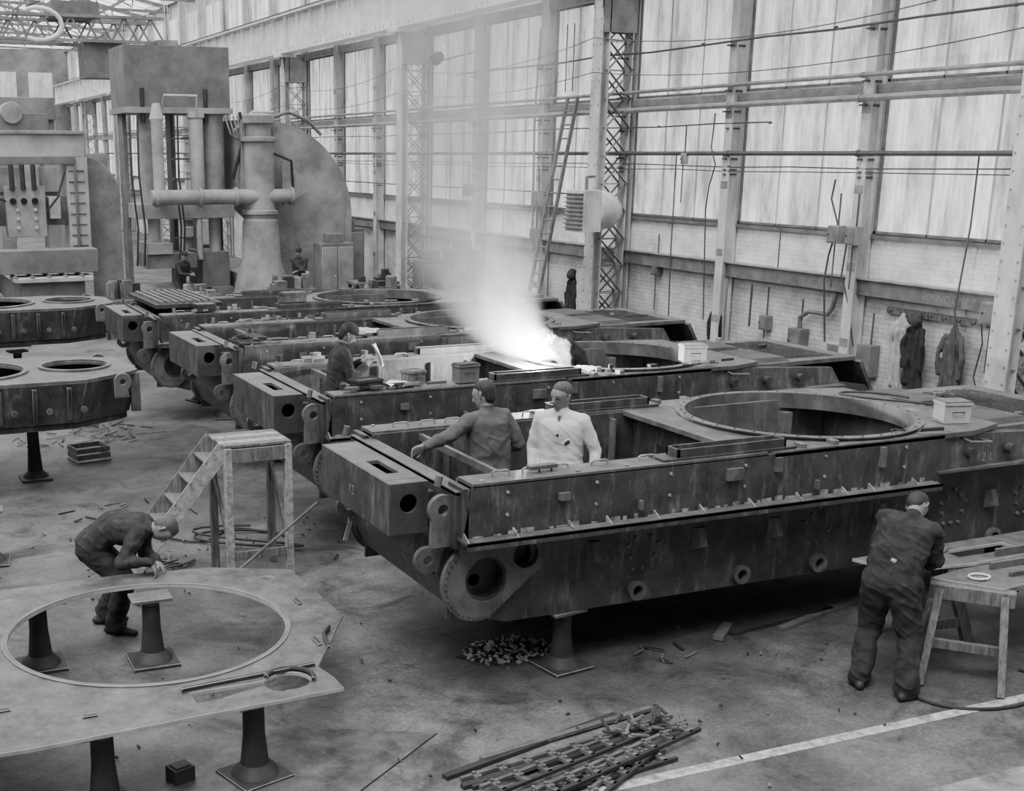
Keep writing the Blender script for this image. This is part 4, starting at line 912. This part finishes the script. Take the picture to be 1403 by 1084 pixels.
# ------------------------------------------------------------ welding arc & smoke
m=bpy.data.materials.new('welding_arc_glow');m.use_nodes=True;e=m.node_tree.nodes['Principled BSDF'];e.inputs['Emission Color'].default_value=(1,1,1,1);e.inputs['Emission Strength'].default_value=200
M['arc']=m
b=B();b.cyl((7.56,13.02,1.85),(7.44,12.95,1.83),.006,'steel',seg=6);b.lathe((7.42,12.94,1.81),[(.005,0),(.03,.01),(.04,.03),(.03,.06),(.005,.07)],'arc',10);b.obj('welding_electrode')
L=bpy.data.lights.new('arc_light','POINT');L.energy=700;L.shadow_soft_size=.06;o=bpy.data.objects.new('arc_light',L);SC.collection.objects.link(o);o.location=(7.36,12.86,1.98)
def smoke():
    m=bpy.data.materials.new('welding_smoke');m.use_nodes=True;nt=m.node_tree;N=nt.nodes;Lk=nt.links
    N.remove(N['Principled BSDF']);out=N['Material Output']
    vs=N.new('ShaderNodeVolumeScatter');vs.inputs['Color'].default_value=(.99,.99,.99,1)
    tc=N.new('ShaderNodeTexCoord');sp=N.new('ShaderNodeSeparateXYZ');Lk.new(tc.outputs['Object'],sp.inputs[0])
    nz=N.new('ShaderNodeTexNoise');nz.inputs['Scale'].default_value=1.0;nz.inputs['Detail'].default_value=4;nz.inputs['Distortion'].default_value=1.2
    mp=N.new('ShaderNodeMapping');mp.inputs['Scale'].default_value=(1.4,1.4,.6);Lk.new(tc.outputs['Object'],mp.inputs[0]);Lk.new(mp.outputs[0],nz.inputs['Vector'])
    mr=N.new('ShaderNodeMapRange');mr.inputs['From Min'].default_value=.4;mr.inputs['From Max'].default_value=.62;Lk.new(nz.outputs['Fac'],mr.inputs['Value'])
    def ma(op,a,b_=None):
        n=N.new('ShaderNodeMath');n.operation=op
        for i,q in enumerate((a,b_)):
            if q is None: continue
            if isinstance(q,(int,float)): n.inputs[i].default_value=q
            else: Lk.new(q,n.inputs[i])
        return n.outputs[0]
    z=sp.outputs['Z'];zp=ma('MAXIMUM',z,0.0)
    off=ma('MULTIPLY',ma('DIVIDE',zp,ma('ADD',zp,.6)),1.3)
    dx=ma('ADD',sp.outputs['X'],off);dy=sp.outputs['Y']
    r=ma('SQRT',ma('ADD',ma('MULTIPLY',dx,dx),ma('MULTIPLY',dy,dy)))
    rad=ma('ADD',ma('MULTIPLY',ma('POWER',zp,.8),.42),.4)
    fall=N.new('ShaderNodeMapRange');Lk.new(ma('DIVIDE',r,rad),fall.inputs['Value']);fall.inputs['From Min'].default_value=1;fall.inputs['From Max'].default_value=.05;fall.interpolation_type='SMOOTHSTEP'
    zt=N.new('ShaderNodeMapRange');Lk.new(z,zt.inputs['Value']);zt.inputs['From Min'].default_value=5.4;zt.inputs['From Max'].default_value=.0;zt.inputs['To Min'].default_value=0;zt.inputs['To Max'].default_value=1
    d=ma('MULTIPLY',ma('MULTIPLY',ma('ADD',mr.outputs[0],.3),fall.outputs[0]),ma('MULTIPLY',ma('POWER',zt.outputs[0],.9),2.0))
    Lk.new(d,vs.inputs['Density']);Lk.new(vs.outputs[0],out.inputs['Volume'])
    bm=bmesh.new();seg=24;rs=[]
    for k in range(15):
        zz=-.02+5.4*(k/14)**1.4;zq=max(zz,0);rr=.43+.44*zq**.8;ox=-1.3*zq/(zq+.6)
        rs.append([bm.verts.new((ox+rr*math.cos(2*pi*q/seg),rr*math.sin(2*pi*q/seg),zz)) for q in range(seg)])
    for x,y in zip(rs,rs[1:]):
        for q in range(seg): bm.faces.new((x[q],x[(q+1)%seg],y[(q+1)%seg],y[q]))
    bm.faces.new(rs[0][::-1]);bm.faces.new(rs[-1])
    me=bpy.data.meshes.new('welding_smoke_plume');bm.to_mesh(me);bm.free();me.materials.append(m)
    o=bpy.data.objects.new('welding_smoke_plume',me);SC.collection.objects.link(o);o.location=(7.42,13.0,1.88)
smoke()

# ------------------------------------------------------------ lighting
w=bpy.data.worlds.new('sky');SC.world=w;w.use_nodes=True
bg=w.node_tree.nodes['Background'];bg.inputs[0].default_value=(1,1,1,1);bg.inputs[1].default_value=2.7
L=bpy.data.lights.new('sun','SUN');L.energy=3.0;L.angle=.5;o=bpy.data.objects.new('sun',L);SC.collection.objects.link(o)
o.rotation_euler=(math.radians(18),math.radians(-24),0)

cam=bpy.data.cameras.new('camera');co=bpy.data.objects.new('camera',cam);SC.collection.objects.link(co)
co.location=(0,0,4.2);co.rotation_euler=(math.radians(90-15.28),0,math.radians(-22.57))
cam.sensor_width=36;cam.lens=44.13;cam.shift_x=.1294;cam.shift_y=.0984;cam.clip_end=300
SC.camera=co
